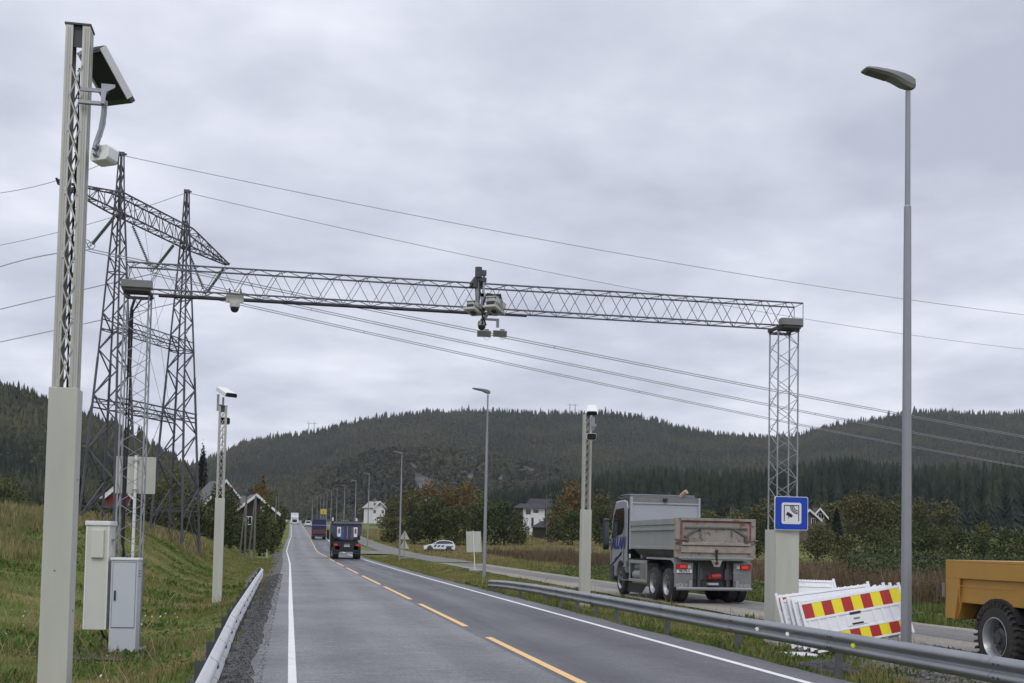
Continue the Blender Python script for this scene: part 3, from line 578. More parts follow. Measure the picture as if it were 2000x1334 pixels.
q=np.random.default_rng(8);n=420;X=q.uniform(-9,-1.3,n);D=15*(34/15)**q.uniform(0,1,n);k=vnoise(X,D,1.6,71)>.05;X=X[k];D=D[k];n=len(X);P=np.stack([X,D,gz(X,D)+q.uniform(.06,.14,n)],1)
a=q.uniform(0,6.28,n);s=q.uniform(.012,.026,n);u=np.stack([np.cos(a)*s,np.sin(a)*s,s*.3],1);v=np.stack([-np.sin(a)*s*.4,np.cos(a)*s*.4,s],1)
tag(npmesh('clover_flowers',np.stack([P-u,P-v,P+u,P+v],1).reshape(-1,3),np.arange(4*n).reshape(n,4),mat('white petals',(.62,.62,.56),.8)),'tiny white clover flowers dotted over the left verge','flowers',kind='stuff')

blades('dead_stalks',5200,(-12,-1.5),(14,60),(.22,.55),.008,[(.16,.12,.06),(.28,.21,.11),(.36,.29,.17)],'thin dead grass stalks standing out of the left verge','grass',lean=.5,keep=lambda X,D:vnoise(X,D,1.8,81)>-.05)
blades('dead_stalks',3000,(7.8,11.2),(12,60),(.18,.42),.008,[(.16,.12,.06),(.28,.21,.11),(.36,.29,.17)],'thin dead grass stalks along the right guardrail','grass',lean=.5,keep=lambda X,D:(vnoise(X,D,1.8,82)>.0)&~((X>9.2)&(D<19)))
# ================= GUARDRAILS =================
WP=[(0,0),(.012,.012),(.05,.035),(.075,.06),(.075,.095),(.03,.13),(.008,.155),(.03,.18),(.075,.215),(.075,.25),(.05,.275),(.012,.298),(0,.31)]
def wbeam(name,label,pts,side,m,posts,pm,group,refl=None,bolts=True):
    """pts: (X, D, z of top edge); side: +1 faces +X, -1 faces -X; origin at the first point"""
    o0=Vector(pts[0][:2]+(float(gz(pts[0][0],pts[0][1])),))
    t=thing(name,label,'guardrail',o0)
    P=[Vector(p)-o0 for p in pts];V=[];k=len(WP);ring=WP+[(u-.012,v) for u,v in WP[::-1]];n=len(ring)
    for i,p in enumerate(P):
        d=(P[min(i+1,len(P)-1)]-P[max(i-1,0)]);d.z=0;d.normalize();nr=Vector((d.y,-d.x,0))*side
        if nr.x*side<0 and abs(nr.x)>.3:nr=-nr
        for u,v in ring: V.append(tuple(p+nr*u+Vector((0,0,v-.31))))
    Fc=[(i*n+j,i*n+(j+1)%n,(i+1)*n+(j+1)%n,(i+1)*n+j) for i in range(len(P)-1) for j in range(n)]
    o=npmesh('rail_beam',np.array(V),np.array(Fc),m,t)
    o.data.polygons.foreach_set('use_smooth',[True]*len(o.data.polygons))
    e=MB();e.v=[V[j] for j in range(n)]+[V[(len(P)-1)*n+j] for j in range(n)];e.face(list(range(n)));e.face(list(range(n,2*n)))
    e.build('rail_end',m,t,recalc=False)
    def along(D):
        for a,b in zip(P[:-1],P[1:]):
            A,B=a.y+o0.y,b.y+o0.y
            if min(A,B)<=D<=max(A,B): 
                return a.lerp(b,(D-A)/(B-A))
        return P[0] if abs(D-pts[0][1])<abs(D-pts[-1][1]) else P[-1]
    for D in posts:
        p=along(D);x=p.x-side*.075;b=MB();zb=float(gz(p.x+o0.x,D))-.25-o0.z
        b.bx(x-.05,x+.05,p.y-.004-.03,p.y+.004-.03,zb,p.z-.02);b.bx(x-.05,x-.042,p.y-.026,p.y+.03,zb,p.z-.021);b.bx(x+.042,x+.05,p.y-.026,p.y+.03,zb,p.z-.019)
        b.build('post',pm,t)
    if bolts:
        for D in posts:
            b=MB();p=along(D)
            for dv in(-.08,-.235):
                for dd in(-.05,.05): b.cyl((p.x+side*.062,p.y+dd,p.z+dv),(p.x+side*.09,p.y+dd,p.z+dv),.013,n=6)
            b.build('bolt_cluster',M['darkgrey'],t)
            b=MB();n=len(WP);yy=p.y+.15
            for off,dy in((.003,0),(.003,.012),(-.002,.012),(-.002,0)):
                for u,v in WP: b.v.append((p.x+side*(u+off),yy+dy,p.z+v-.31))
            for r0 in range(4):
                for j in range(n-1): b.face([r0*n+j,r0*n+j+1,((r0+1)%4)*n+j+1,((r0+1)%4)*n+j])
            b.build('lap_seam',M['grey'],t)
    for D,dz,mm in(refl or []):
        p=along(D);b=MB();b.cyl((p.x+side*.075,p.y,p.z+dz-.03),(p.x+side*.075,p.y+.01,p.z+dz-.03),.032,n=14);b.build('reflector',mm,t)
    return t
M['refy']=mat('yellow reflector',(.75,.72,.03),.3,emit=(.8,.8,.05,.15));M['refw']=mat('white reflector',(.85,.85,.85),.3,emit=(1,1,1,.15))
lp=[(-.64,4,.60),(-.66,9,.60),(-.72,13,.61),(-.80,18,.62),(-.86,26,.62),(-.93,36,.62),(-.98,44,.61),(-1.05,47.5,.59),(-1.2,50,.55),(-1.38,51.2,.42),(-1.6,51.9,.2),(-1.85,52.2,-.12)]
wbeam('guardrail','pale white-grey W-beam guardrail on the left side of the road',lp,1,M['railw'],[6.2,9.2,11.2,13.2,15.2,17.2,19.2,21.2,23.2,25.2,27.2,31.2,35.2,39.2,43.2,47.2],M['darkgrey'],None)
rp=[(8.75,49.4,.02),(8.35,49.0,.14),(8.12,47.8,.24),(8.03,45.5,.31),(8,42.5,.37),(8,38,.42),(8,30,.45),(8,21,.48),(8,17,.51),(8,13,.53),(8,8,.55),(8,4,.55)]
wbeam('guardrail','dark grey W-beam guardrail crossing the lower right of the photo',rp,-1,M['rail'],[8,12.2,16.4,20.4,24.5,28.5,30.5,32.6,34.6,36.8,41,45,47,48.4],M['darkzinc'],None,refl=[(15.65,-.12,M['refy']),(17.9,-.12,M['refw']),(19.15,-.12,M['refw'])])
# ================= STREET LAMPS =================
def lamp(X,D,label,H=10.3,s=1.0,zg=None,group='grey street lamps on the right side of the road',arm=-1):
    z=float(gz(X,D)) if zg is None else zg
    t=thing('street_lamp',label,'street lamp',(X,D,z),0,group);m=MB();n=14 if D<120 else 8
    m.cyl((0,0,-.4),(0,0,H*.35),.098,.083,n);m.cyl((0,0,H*.35),(0,0,H*.775),.083,.064,n);m.cyl((0,0,H*.775),(0,0,H*.775+.03),.066,.052,n);m.cyl((0,0,H*.775+.03),(0,0,H-.2),.050,.045,n)
    m.build('pole',M['galvp'],t,smoothing=True)
    h=MB();a=arm;W=.17
    # luminaire: flat blade rising to its tip, swelling over the pole; cross-sections (x along the arm, half width, z bottom, z top)
    S=[(-.13,.05,-.12,-.03),(-.11,.08,-.15,.01),(-.02,.10,-.16,.05),(.12,.13,-.12,.085),(.28,.15,-.04,.105),(.46,.16,.02,.12),(.66,.16,.055,.135),(.83,.145,.085,.14),(.87,.11,.10,.13)]
    b=len(h.v)
    for x,wd,z0,z1 in S:
        for yy,zz in((-wd,z0+(z1-z0)*.35),(-wd*.75,z0),(wd*.75,z0),(wd,z0+(z1-z0)*.35),(wd*.85,z1),(-wd*.85,z1)): h.v.append((a*x,yy,H+zz))
    for i in range(len(S)-1):
        for j in range(6): h.face([b+i*6+j,b+i*6+(j+1)%6,b+(i+1)*6+(j+1)%6,b+(i+1)*6+j])
    h.face([b+j for j in range(6)]);h.face([b+(len(S)-1)*6+j for j in range(6)])
    hd=h.build('lamp_head',M['grey'],t)
    if D<130:
        g=MB();g.hexa([(a*.40,-.12,H-.006),(a*.80,-.11,H+.070),(a*.80,.11,H+.070),(a*.40,.12,H-.006),(a*.40,-.12,H+.02),(a*.80,-.11,H+.09),(a*.80,.11,H+.09),(a*.40,.12,H+.02)]);g.build('lamp_glass',M['lens'],hd)
    return t
M['lens']=mat('lamp lens',(.10,.105,.09),.25)
lamp(10.78,19.3,'nearest grey street lamp, its tall pole standing by the striped barrier panels',H=10.35)
lamp(10.56,64,'second street lamp, standing behind the start of the right guardrail')
lamp(10.35,112.5,'third street lamp, standing by the two triangular warning signs')
lamp(10.4,160.5,'fourth street lamp, just right of the black dumper truck')
for k,(x,lab) in enumerate([(691,'fifth'),(669.5,'sixth'),(655,'seventh'),(644,'eighth'),(635.8,'ninth'),(629.3,'tenth'),(623.7,'eleventh'),(617.3,'twelfth')]):
    s=10.3/.983/(x-565.3);Z=2300*s*1.0;D=(Z-10.4*.1846)/.983
    lamp(10.4,D,lab+' street lamp of the row, counted from the camera')
lamp(-1.8+.0,388,'lone far street lamp on the left, above the oncoming white truck',H=9.0,arm=1);lamp(8.6,480,'far street lamp above the white pickup',H=10)
lamp(10.2,560,'farthest faint street lamp at the crest of the road',H=8)
# ================= TRUSS GANTRY =================
def truss(m,A,B,u,v,wu,wv,r,rd,per,phase=(0,0,0,0),ends=True):
    """box truss from A to B; section axes u, v with widths wu, wv (origin corner at A)"""
    A=Vector(A);B=Vector(B);d=B-A;L=d.length;d.normalize();u=Vector(u)*wu;v=Vector(v)*wv;c=[A,A+u,A+u+v,A+v]
    for p in c:m.cyl(p,p+d*L,r,n=6)
    k=max(1,round(L/per));pr=L/k
    for f,(a,b) in enumerate(((0,1),(1,2),(2,3),(3,0))):
        ph=phase[f]
        for i in range(k):
            s=pr*(i+ph);e=s+pr/2;g=s+pr
            a0,b0=(c[a],c[b])
            if s>=-1e-6 and e<=L+1e-6:m.cyl(a0+d*s,b0+d*e,rd,n=4,caps=False)
            if e<=L+1e-6 and g<=L+1e-6:m.cyl(b0+d*e,a0+d*g,rd,n=4,caps=False)
            if ph and i==0: m.cyl(b0+d*(s-pr/2 if s-pr/2>0 else 0),a0+d*s,rd,n=4,caps=False)
    if ends:
        for q in(0,L):
            for a,b in((0,1),(1,2),(2,3),(3,0)):m.cyl(c[a]+d*q,c[b]+d*q,rd,n=4)
GXL,GXR,GD=-3.17,9.86,22.85;W_=.44
gy=thing('gantry','lattice steel gantry spanning the road on two square lattice legs','gantry',(0,GD,0))
m=MB();truss(m,(-3.16,0,6.37),(10.40,0,6.37),(0,1,0),(0,0,1),W_,.49,.0175,.0078,.535,(0,.5,0,.25));m.build('beam',M['steel'],gy)
m=MB();m.path([(-2.6,.44,6.335),(1,.44,6.34),(4.0,.44,6.34)],.026,6);m.path([(-2.6,.40,6.33),(4.6,.40,6.335)],.016,5);m.build('cable_run',M['cable'],gy)
z0=float(gz(GXL,GD));m=MB();truss(m,(GXL,0,z0-.05),(GXL,0,6.25),(1,0,0),(0,1,0),W_,W_,.0165,.0078,.545,(0,.5,0,.25));m.build('leg',M['galv'],gy)
m=MB();truss(m,(GXR,0,1.2),(GXR,0,6.25),(1,0,0),(0,1,0),W_,W_,.0165,.0078,.545,(0,.5,0,.25));m.build('leg',M['galv'],gy)
for x in(GXL,GXR):
    m=MB();m.bx(x-.02,x+W_+.02,-.02,.03,6.25,6.30);m.bx(x-.02,x+W_+.02,W_-.03,W_+.02,6.25,6.30);m.bx(x-.02,x+.04,-.08,W_+.08,6.30,6.36);m.bx(x+W_-.04,x+W_+.02,-.08,W_+.08,6.301,6.361);m.build('head_plate',M['darkgrey'],gy)
m=MB();m.path([(GXL+.16,.2,6.2),(GXL+.12,.12,6.0),(GXL+.10,.1,5.4),(GXL+.09,.12,3),(GXL+.11,.1,1.6),(GXL+.2,.05,1.2),(GXL+.05,.0,.9)],.027,7);m.path([(GXL+.5,.3,6.26),(GXL+.28,.2,6.2),(GXL+.14,.16,5.95),(GXL+.13,.14,3),(GXL+.13,.1,1.2)],.018,6);m.build('cable_run',M['cable'],gy)
m=MB();m.bx(GXL-.12,GXL+W_+.12,-.12,W_+.12,z0-.4,z0+.04);m.build('foundation',M['concrete'],gy)
bh=float(gz(10.0,GD));m=MB();m.bx(9.82,10.33,-.06,.52,bh-.3,2.12);m.build('leg_casing',M['beige'],gy,bevel=.008)
m=MB();m.bx(9.88,10.28,-.066,-.060,bh+.1,bh+.9);m.bx(10.2,10.23,-.072,-.066,2.0,2.05);m.build('casing_hatch',M['beige'],gy)
for x0,x1,lb in((-3.19,-2.64,'long grey antenna box on the left end of the gantry'),(9.78,10.25,'long grey antenna box on the right end of the gantry')):
    a=thing('antenna_box',lb,'antenna box',((x0+x1)/2,GD-.28,6.3),0,'antenna boxes on the gantry');w2=(x1-x0)/2
    m=MB();m.bx(-w2,w2,-.08,.10,.02,.16);m.build('housing',M['grey'],a,bevel=.008);m=MB();m.bx(-w2+.06,w2-.06,-.05,.26,-.03,.019);m.build('bracket',M['darkgrey'],a)
# centre equipment
Xc=float((CM@Vector(((930-PX)/F*23.35,0,-23.35))).x)
def GP(x,y,Dp): # point on the vertical plane y=Dp (world)
    d=CM.to_3x3()@Vector(((x-PX)/F,(PY-y)/F,-1));k=Dp/d.y;return Vector((0,0,EYE))+d*k
br=GP(932,600,GD)
t=thing('clamp_post','galvanised clamp post fixed across the middle of the gantry beam','mounting post',(br.x,GD-.06,6.3))
m=MB();m.bx(-.035,.035,-.03,.03,-.05,.78);m.bx(.09,.13,-.03,.03,-.02,.72);m.build('tube',M['galv'],t)
m=MB();m.bx(-.09,.16,-.05,.55,.58,.66);m.bx(-.09,.16,-.05,.55,.02,.09);m.cyl((-.0,-.02,.66),(-.0,-.02,.86),.07,n=10);m.cyl((-.06,-.04,.45),(-.06,-.04,.6),.05,n=8);m.bx(.0,.15,-.08,.0,.7,.8);m.build('clamp',M['darkgrey'],t)
m=MB();m.path([(.02,-.06,.6),(.03,-.08,.3),(.0,-.09,.05),(.1,-.1,-.15),(.16,-.1,-.3)],.018,6);m.path([(-.03,-.05,.7),(-.07,-.07,.5),(-.04,-.07,.1)],.014,6);m.build('cable',M['cable'],t)
def rotm(yaw,pitch,roll=0): return Matrix.Rotation(yaw,3,'Z')@Matrix.Rotation(pitch,3,'X')@Matrix.Rotation(roll,3,'Y')
def hood_cam(name,label,loc,yaw,pitch,L=.42,Wd=.19,Hh=.17,group=None,cat='camera',facing=1):
    """camera housing pointing along local +Y"""
    t=thing(name,label,cat,loc,0,group);Rm=rotm(yaw,pitch)
    m=MB();m.prism([(-Wd/2,0),(Wd/2,0),(Wd/2,Hh*.75),(Wd/2-.03,Hh),(-Wd/2+.03,Hh),(-Wd/2,Hh*.75)],-L/2,L/2,'y');m.v=[tuple(Rm@Vector(v)) for v in m.v];b=m.build('housing',M['plastic2'],t)
    m=MB();m.bx(-Wd/2-.05,Wd/2+.03,-L/2-.05,L/2+.05,-.045,-.001);m.bx(-Wd/2+.0,Wd/2-.02,-L/2-.052,-L/2-.0501,-.035,-.01);m.v=[tuple(Rm@Vector(v)) for v in m.v];m.build('base_plate',M['beige'],t)
    m=MB();m.bx(-Wd/2-.015,Wd/2+.015,-L/2-.02,L/2+.10,Hh,Hh+.016);m.bx(-Wd/2-.015,-Wd/2-.003,-L/2+.02,L/2+.08,Hh*.45,Hh-.001);m.bx(Wd/2+.003,Wd/2+.015,-L/2+.02,L/2+.08,Hh*.45,Hh-.001);m.v=[tuple(Rm@Vector(v)) for v in m.v];m.build('sun_shield',M['beige'],t)
    m=MB();m.bx(-Wd/2+.02,Wd/2-.02,L/2+.002,L/2+.012,.02,Hh-.03);m.v=[tuple(Rm@Vector(v)) for v in m.v];m.build('lens_window',M['glass'],t)
    m=MB();m.bx(-Wd/2+.01,Wd/2-.01,-L/2-.02,-L/2-.002,.02,Hh*.5);m.bx(-.04,.04,-.06,.06,-.08,-.002);m.v=[tuple(Rm@Vector(v)) for v in m.v];m.build('connector_box',M['dark'],t)
    return t
M['plastic2']=mat('off white camera housing',(.42,.43,.42),.5,var=.06)
a=GP(925,606,GD-.25);hood_cam('traffic_camera','left boxy camera housing at the middle of the gantry beam',a,R(-35),R(-9),.30,.16,.13,'camera housings at the middle of the gantry')
a=GP(966,603,GD-.25);hood_cam('traffic_camera','right boxy camera housing hanging under the bent bracket arm',a,R(-35),R(-9),.38,.19,.17,'camera housings at the middle of the gantry')
a=GP(942,600,GD-.2);t=thing('bracket_arm','angular grey bracket arm wrapped in black cable at the gantry middle','bracket',a)
m=MB();m.bx(-.03,.02,-.03,.03,-.12,.27);m.bx(-.03,.36,-.03,.03,.2,.27);m.bx(.31,.37,-.03,.03,-.08,.19);m.build('arm',M['galv'],t)
m=MB();m.path([(.0,-.05,-.35),(.0,-.06,-.1),(.02,-.06,.12),(.09,-.06,.26),(.22,-.06,.24),(.34,-.06,.26),(.38,-.05,.1)],.022,6);m.build('cable',M['cable'],t)
m=MB();m.prism([(.26,-.1),(.36,-.1),(.39,.0),(.37,.17),(.30,.15)],-.1,-.04,'y');m.bx(-.07,-.03,-.08,-.02,-.05,.05);m.build('side_plate',M['grey'],t)
def dome(label,loc,s=1.,group='dome cameras on the gantry',plate=False):
    t=thing('dome_camera',label,'dome camera',loc,0,group)
    m=MB();m.lathe([(.05*s,.05*s),(.075*s,.05*s),(.085*s,.0),(.085*s,-.04*s)],(0,0,0),n=18);m.build('shroud',M['plastic2'] ,t,smoothing=True)
    m=MB();m.lathe([(.078*s,-.041*s),(.076*s,-.075*s),(.06*s,-.11*s),(.035*s,-.13*s),(.005*s,-.135*s)],(0,0,0),n=18);m.build('dome',M['glass'],t,smoothing=True)
    if plate:
        m=MB();m.bx(-.155*s,.155*s,-.05,.0,.05*s,.19*s);m.bx(-.09*s,.09*s,-.055,.05,-.035*s,.06*s);m.build('junction_box',M['beige'],t,bevel=.008)
        m=MB();m.bx(-.11*s,-.09*s,-.054,.25,.19*s,.30*s);m.bx(.09*s,.11*s,-.054,.25,.19*s,.30*s);m.build('hanger',M['darkgrey'],t)
    else:
        m=MB();m.cyl((0,0,.05*s),(.06*s,0,.12*s),.045*s,n=10);m.cyl((.06*s,0,.12*s),(.15*s,0,.27*s),.035*s,n=10);m.build('neck',M['galv'],t)
    return t
dome('white dome camera under the left part of the gantry beam',GP(458.5,596,GD+.1),1.05,plate=True)
dome('grey dome camera under the middle of the gantry beam',GP(941,632,GD-.1),.98)
a=GP(958,626,GD-.1);t=thing('pipe_bracket','square bracket pipe reaching from the dome camera to the two flat antenna panels','bracket',a)
m=MB();m.bx(-.18,.17,-.025,.025,.0,.04);m.bx(.12,.17,-.0251,.0251,-.13,-.001);m.bx(-.18,-.14,-.0251,.0251,-.16,-.001);m.build('pipe',M['galv'],t)
for x,lb in((945.5,'left of the two flat grey radar panels hanging under the gantry'),(976.5,'right of the two flat grey radar panels hanging under the gantry')):
    a=GP(x,652,GD-.12);t=thing('radar_panel',lb,'radar panel',a,0,'flat radar panels under the gantry');Rm=rotm(R(-8),R(16),R(1))
    m=MB();m.bx(-.14,.14,0,.035,-.065,.065);m.v=[tuple(Rm@Vector(v)) for v in m.v];m.build('panel_housing',M['beige'],t,bevel=.006)
    m=MB();m.bx(-.128,.128,-.004,0,-.055,.055);m.v=[tuple(Rm@Vector(v)) for v in m.v];m.build('panel_face',M['panelf'] if 'panelf' in M else M.setdefault('panelf',mat('radome grey',(.13,.145,.13),.6)),t)
    m=MB();m.bx(.0,.09,.0,.05,.066,.09);m.v=[tuple(Rm@Vector(v)) for v in m.v];m.build('top_bracket',M['galv'],t)
    m=MB();m.path([(.0,.02,-.06),(.01,.01,-.10),(.06,.0,-.115),(.10,.0,-.09),(.115,.02,-.05)],.0045,5);m.build('cable',M['plastic2'],t)
# ================= CAMERA MASTS =================
def mast(X,D,zg,label,Hb,H,w,d,headyaw,headpitch,under,headloc=(0,0),near=False,gap=.42):
    t=thing('camera_mast',label,'camera mast',(X,D,zg),0,'slim camera masts with beige casings')
    m=MB();m.bx(-w/2,w/2,-d/2,d/2,-.5,Hb);m.build('base_casing',M['beige'],t,bevel=.006)
    for zz in(Hb-.9,Hb-2.2): m=MB();m.cyl((w/2+.001,d*.1,zz),(w/2+.006,d*.1,zz),.009,n=8);m.cyl((-w*.05,-d/2-.001,zz-.9),(-w*.05,-d/2-.006,zz-.9),.007,n=8);m.build('screw',M['darkgrey'],t)
    w2=w*.86/2;d2=d*.72/2;c=w2*(.62 if near else .50);z1=H
    m=MB()
    for sx in(-1,1):
        x0,x1=sorted((sx*w2,sx*(w2-c)));
        m.bx(x0,x1,-d2,-d2+.022,Hb+.001,z1);m.bx(x0,x1,d2-.022,d2,Hb+.001,z1)
        xo=sorted((sx*w2,sx*(w2-.02)));m.bx(xo[0]+.0005,xo[1]-.0005,-d2+.0222,d2-.0222,Hb+.001,z1)
        for q in(.3,.62): m.cyl((sx*(w2-c*q),-d2-.003,Hb+.001),(sx*(w2-c*q),-d2-.003,z1-.03),.007,n=6)
        m.cyl((sx*(w2+.002),-d2*.35,Hb+.001),(sx*(w2+.002),-d2*.35,z1-.03),.008,n=6);m.cyl((sx*(w2+.002),d2*.35,Hb+.001),(sx*(w2+.002),d2*.35,z1-.03),.008,n=6)
    m.build('mast_profile',M['alu'],t)
    per=.64 if near else .5;k=int((z1-Hb-.1)/per);g=w2-c+.012
    for y in(-d2-.004,d2+.004):
        m=MB()
        for i in range(k):
            z=Hb+.05+i*per
            for s in(-1,1):
                for a,b in(((s*g,z),(-s*g,z+per/2)),((-s*g,z+per/2),(s*g,z+per))):
                    m.cyl((a[0],y,a[1]),(b[0],y,b[1]),.0085 if near else .009,n=5,caps=False)
                m.bx(s*g-.012,s*g+.012,y-.004,y+.004,z-.035,z+.035)
        m.build('lattice',M['alu'],t)
    m=MB();m.bx(-w2-.01,w2+.01,-d2-.01,d2+.01,z1,z1+.018);m.bx(-w2+c,w2-c,-d2+.03,-d2+.034,z1-.22,z1-.001);m.build('top_cap',M['darkgrey'],t)
    m=MB();m.path([(.01,0,z1-.4),(.015,0.01,z1-1),(.0,0,Hb+1),(.01,.01,Hb)],.012,6);
    for i in range(int((z1-Hb)/.28)): m.cyl((-.01,0,Hb+.15+i*.28),(.035,.01,Hb+.16+i*.28),.006,n=4)
    m.build('cable',M['cable'],t)
    return t
def mast_head(T_,loc,yaw,pitch,L=.62,Wd=.44,Hh=.10,roll=0):
    Rm=rotm(yaw,pitch,roll);R0=[]
    def put(m,n,mt,**k):
        m.v=[tuple(Rm@Vector(v)) for v in m.v];o=m.build(n,mt,R0[0] if R0 else T_,**k)
        if not R0:R0.append(o);o.location=Vector(loc)-T_.location
        return o
    m=MB();a=Wd/2;m.prism([(-a,-.02),(-a+.012,-.02),(-a+.012,Hh-.03),(-a+.045,Hh-.012),(a-.045,Hh-.012),(a-.012,Hh-.03),(a-.012,-.02),(a,-.02),(a,Hh-.025),(a-.05,Hh),(-a+.05,Hh),(-a,Hh-.025)],-L/2,L/2,'y');put(m,'camera_head',M['white'])
    m=MB();m.prism([(-a+.014,0),(a-.014,0),(a-.014,Hh-.034),(a-.047,Hh-.014),(-a+.047,Hh-.014),(-a+.014,Hh-.034)],-L/2+.03,L/2-.0,'y');put(m,'camera_body',M['navy'])
    m=MB();m.prism([(-a,0.0),(a,0.0),(a,Hh-.03),(a-.05,Hh+.002),(-a+.05,Hh+.002),(-a,Hh-.03)],L/2+.001,L/2+.055,'y');put(m,'front_window',M['glass'])
    return R0[0]
M['navy']=mat('dark blue-black housing',(.010,.013,.022),.5,spec=.3)
def flash(T_,loc,yaw,pitch,s=1.):
    Rm=rotm(yaw,pitch);w2,h2,L=.13*s,.09*s,.16*s;R0=[]
    P=[(-w2+.03*s,-h2),(w2-.03*s,-h2),(w2,-h2+.03*s),(w2,h2-.03*s),(w2-.03*s,h2),(-w2+.03*s,h2),(-w2,h2-.03*s),(-w2,-h2+.03*s)]
    def put(m,n,mt):
        m.v=[tuple(Rm@Vector(v)) for v in m.v];o=m.build(n,mt,R0[0] if R0 else T_,bevel=.008)
        if not R0:R0.append(o);o.location=Vector(loc)-T_.location
    put(MB().prism(P,-L/2,L/2,'y'),'flash_unit',M['white']);put(MB().prism([(x*.93,z*.9) for x,z in P],L/2+.001,L/2+.02,'y'),'lens',M['glass'])
    m=MB();m.cyl((-w2*.3,-L/2-.02,h2*.6),(w2*.3,-L/2-.05,h2*.6),.02*s,n=8);m.cyl((-w2*.4,-L/2-.02,-h2*.3),(-w2*.1,-L/2-.04,-h2*.3),.02*s,n=8);m.bx(-w2*.5,w2*.1,-L/2-.02,-L/2-.001,-h2*.6,h2*.5);put(m,'bracket',M['galv'])
# near mast, left
def sub_part(m,name,mt,T_,loc,**k):
    o=m.build(name,mt,T_,**k);o.location=Vector(loc)-T_.location;return o
nz=-.55
T1=mast(-2.23,12.3,nz,'large near camera mast at the left edge, beige casing and hooded camera seen from below',3.71,7.37,.272,.30,0,0,0,near=True)
mast_head(T1,at(202,147,12.2),R(-40),R(-46),L=.54,Wd=.44,Hh=.085,roll=R(12))
m=MB();m.bx(-.20,.06,-.03,.0,.0,.035);m.prism([(-.0,-.12),(.035,-.12),(.05,.0),(.13,.05),(.13,.08),(-.0,.08)],-.05,-.035,'y');m.bx(-.0,.03,-.049,.05,-.12,.07);m.bx(-.22,.0,-.02,.03,-.12,-.09);sub_part(m,'head_bracket',M['galv'],T1,at(199,182,11.75))
m=MB();m.path([(.035,0,.24),(.03,0,.1),(.01,0,-.05),(-.03,-.0,-.19),(-.045,-.01,-.26)],.028,8);m.path([(.055,-.03,.2),(.05,-.03,.0),(.02,-.04,-.14),(-.03,-.05,-.23)],.007,5);sub_part(m,'curved_arm',M['galvp'],T1,at(196,243,11.75))
flash(T1,at(204,304,11.8),R(-35),R(-8),s=.9)
# left mast
T2=mast(-2.42,42.3,-.6,'slim camera mast on the left bank between pylon and guardrail',3.72,6.95,.32,.3,0,0,0)
mast_head(T2,at(441,769,41.4),R(180+38),R(-24),L=.62,Wd=.44,Hh=.14)
m=MB();m.bx(-.13,-.05,-.06,.06,-.28,.3);m.bx(-.05,.12,-.05,.05,-.12,-.05);m.bx(.05,.12,-.05,.05,-.05,.2);sub_part(m,'head_bracket',M['galv'],T2,at(431,787,41.8))
flash(T2,at(438.5,822,41.6),R(180+8),R(-6),s=1.42)
# middle mast
T3=mast(9.55,37.6,-.45,'camera mast between the two roads, left of the tipper truck',3.35,6.5,.32,.3,0,0,0)
mast_head(T3,at(1156,803.5,37.5),R(180-14),R(-30),L=.50,Wd=.33,Hh=.12)
m=MB();m.bx(-.05,.05,-.05,.05,-.3,.12);m.bx(-.1,.1,-.08,-.05,-.2,-.1);sub_part(m,'head_bracket',M['galv'],T3,at(1158,822,38.3))
flash(T3,at(1155,853,38.3),R(180-10),R(-4),s=1.22)
# ================= CABINETS =================
a=at(0,0,1)
cz=float(gz(-3.5,22.3))
t=thing('equipment_cabinet','tall beige cabinet hanging on the left gantry leg','cabinet',(-3.38,22.55,0.0),R(-6))
m=MB();m.bx(-.2,.2,-.24,.22,.02,1.90);m.build('body',M['cream'] if 'cream' in M else M.setdefault('cream',mat('cream steel',(.60,.60,.53),.5,var=.03)),t,bevel=.012)
m=MB();m.bx(-.225,.225,-.265,.24,1.901,1.98);m.build('lid',M['white'],t,bevel=.01)
m=MB();m.bx(-.10,.12,-.30,-.241,1.32,1.82);m.build('vent_cover',M['cream'],t,bevel=.006)
m=MB();m.bx(-.205,-.18,-.25,-.235,.03,1.89);m.bx(.18,.205,-.25,-.235,.03,1.89);m.build('door_trim',M['white'],t)
m=MB();m.bx(.201,.30,-.05,.1,1.62,1.66);m.bx(.201,.30,-.05,.1,.2,.24);m.build('bracket',M['galv'],t)
m=MB();m.path([(.05,0,.02),(.1,0,-.1),(.2,.05,-.2),(.28,.05,-.4)],.02,6);m.build('cable',M['cable'],t)
t=thing('equipment_cabinet','lower light grey cabinet with a black handle in front of the left gantry leg','cabinet',(-2.89,22.35,-.42),R(-4))
M['lgrey']=mat('light grey steel',(.52,.55,.58),.45,var=.03)
m=MB();m.bx(-.235,.235,-.17,.18,.05,1.70);m.build('body',M['lgrey'],t,bevel=.008)
m=MB();m.bx(-.25,.25,-.19,.2,1.701,1.745);m.build('lid',M['white'],t,bevel=.008)
m=MB();m.bx(-.20,.20,-.178,-.171,.50,1.66);m.build('door',M['lgrey'],t,bevel=.003)
m=MB();m.bx(-.165,-.135,-.20,-.179,.98,1.16);m.build('handle',M['dark'],t,bevel=.005)
m=MB();m.bx(-.203,-.198,-.1785,-.1705,.49,1.67);m.bx(.198,.203,-.1785,-.1705,.49,1.67);m.bx(-.1979,.1979,-.1785,-.1705,.49,.495);m.bx(-.1979,.1979,-.1785,-.1705,1.662,1.667);m.build('door_gap',M['darkgrey'],t)
m=MB();m.bx(.2355,.2365,-.1,.12,1.4,1.42);m.bx(.2355,.2365,-.1,.12,1.45,1.47);m.bx(.2355,.2365,-.1,.12,1.5,1.52);m.build('side_vent',M['grey'],t)
m=MB();m.bx(-.2,.2,-.12,.14,-.2,.049);m.build('plinth',M['redbase'] if 'redbase' in M else M.setdefault('redbase',mat('dark red plinth',(.10,.035,.03),.8)),t)
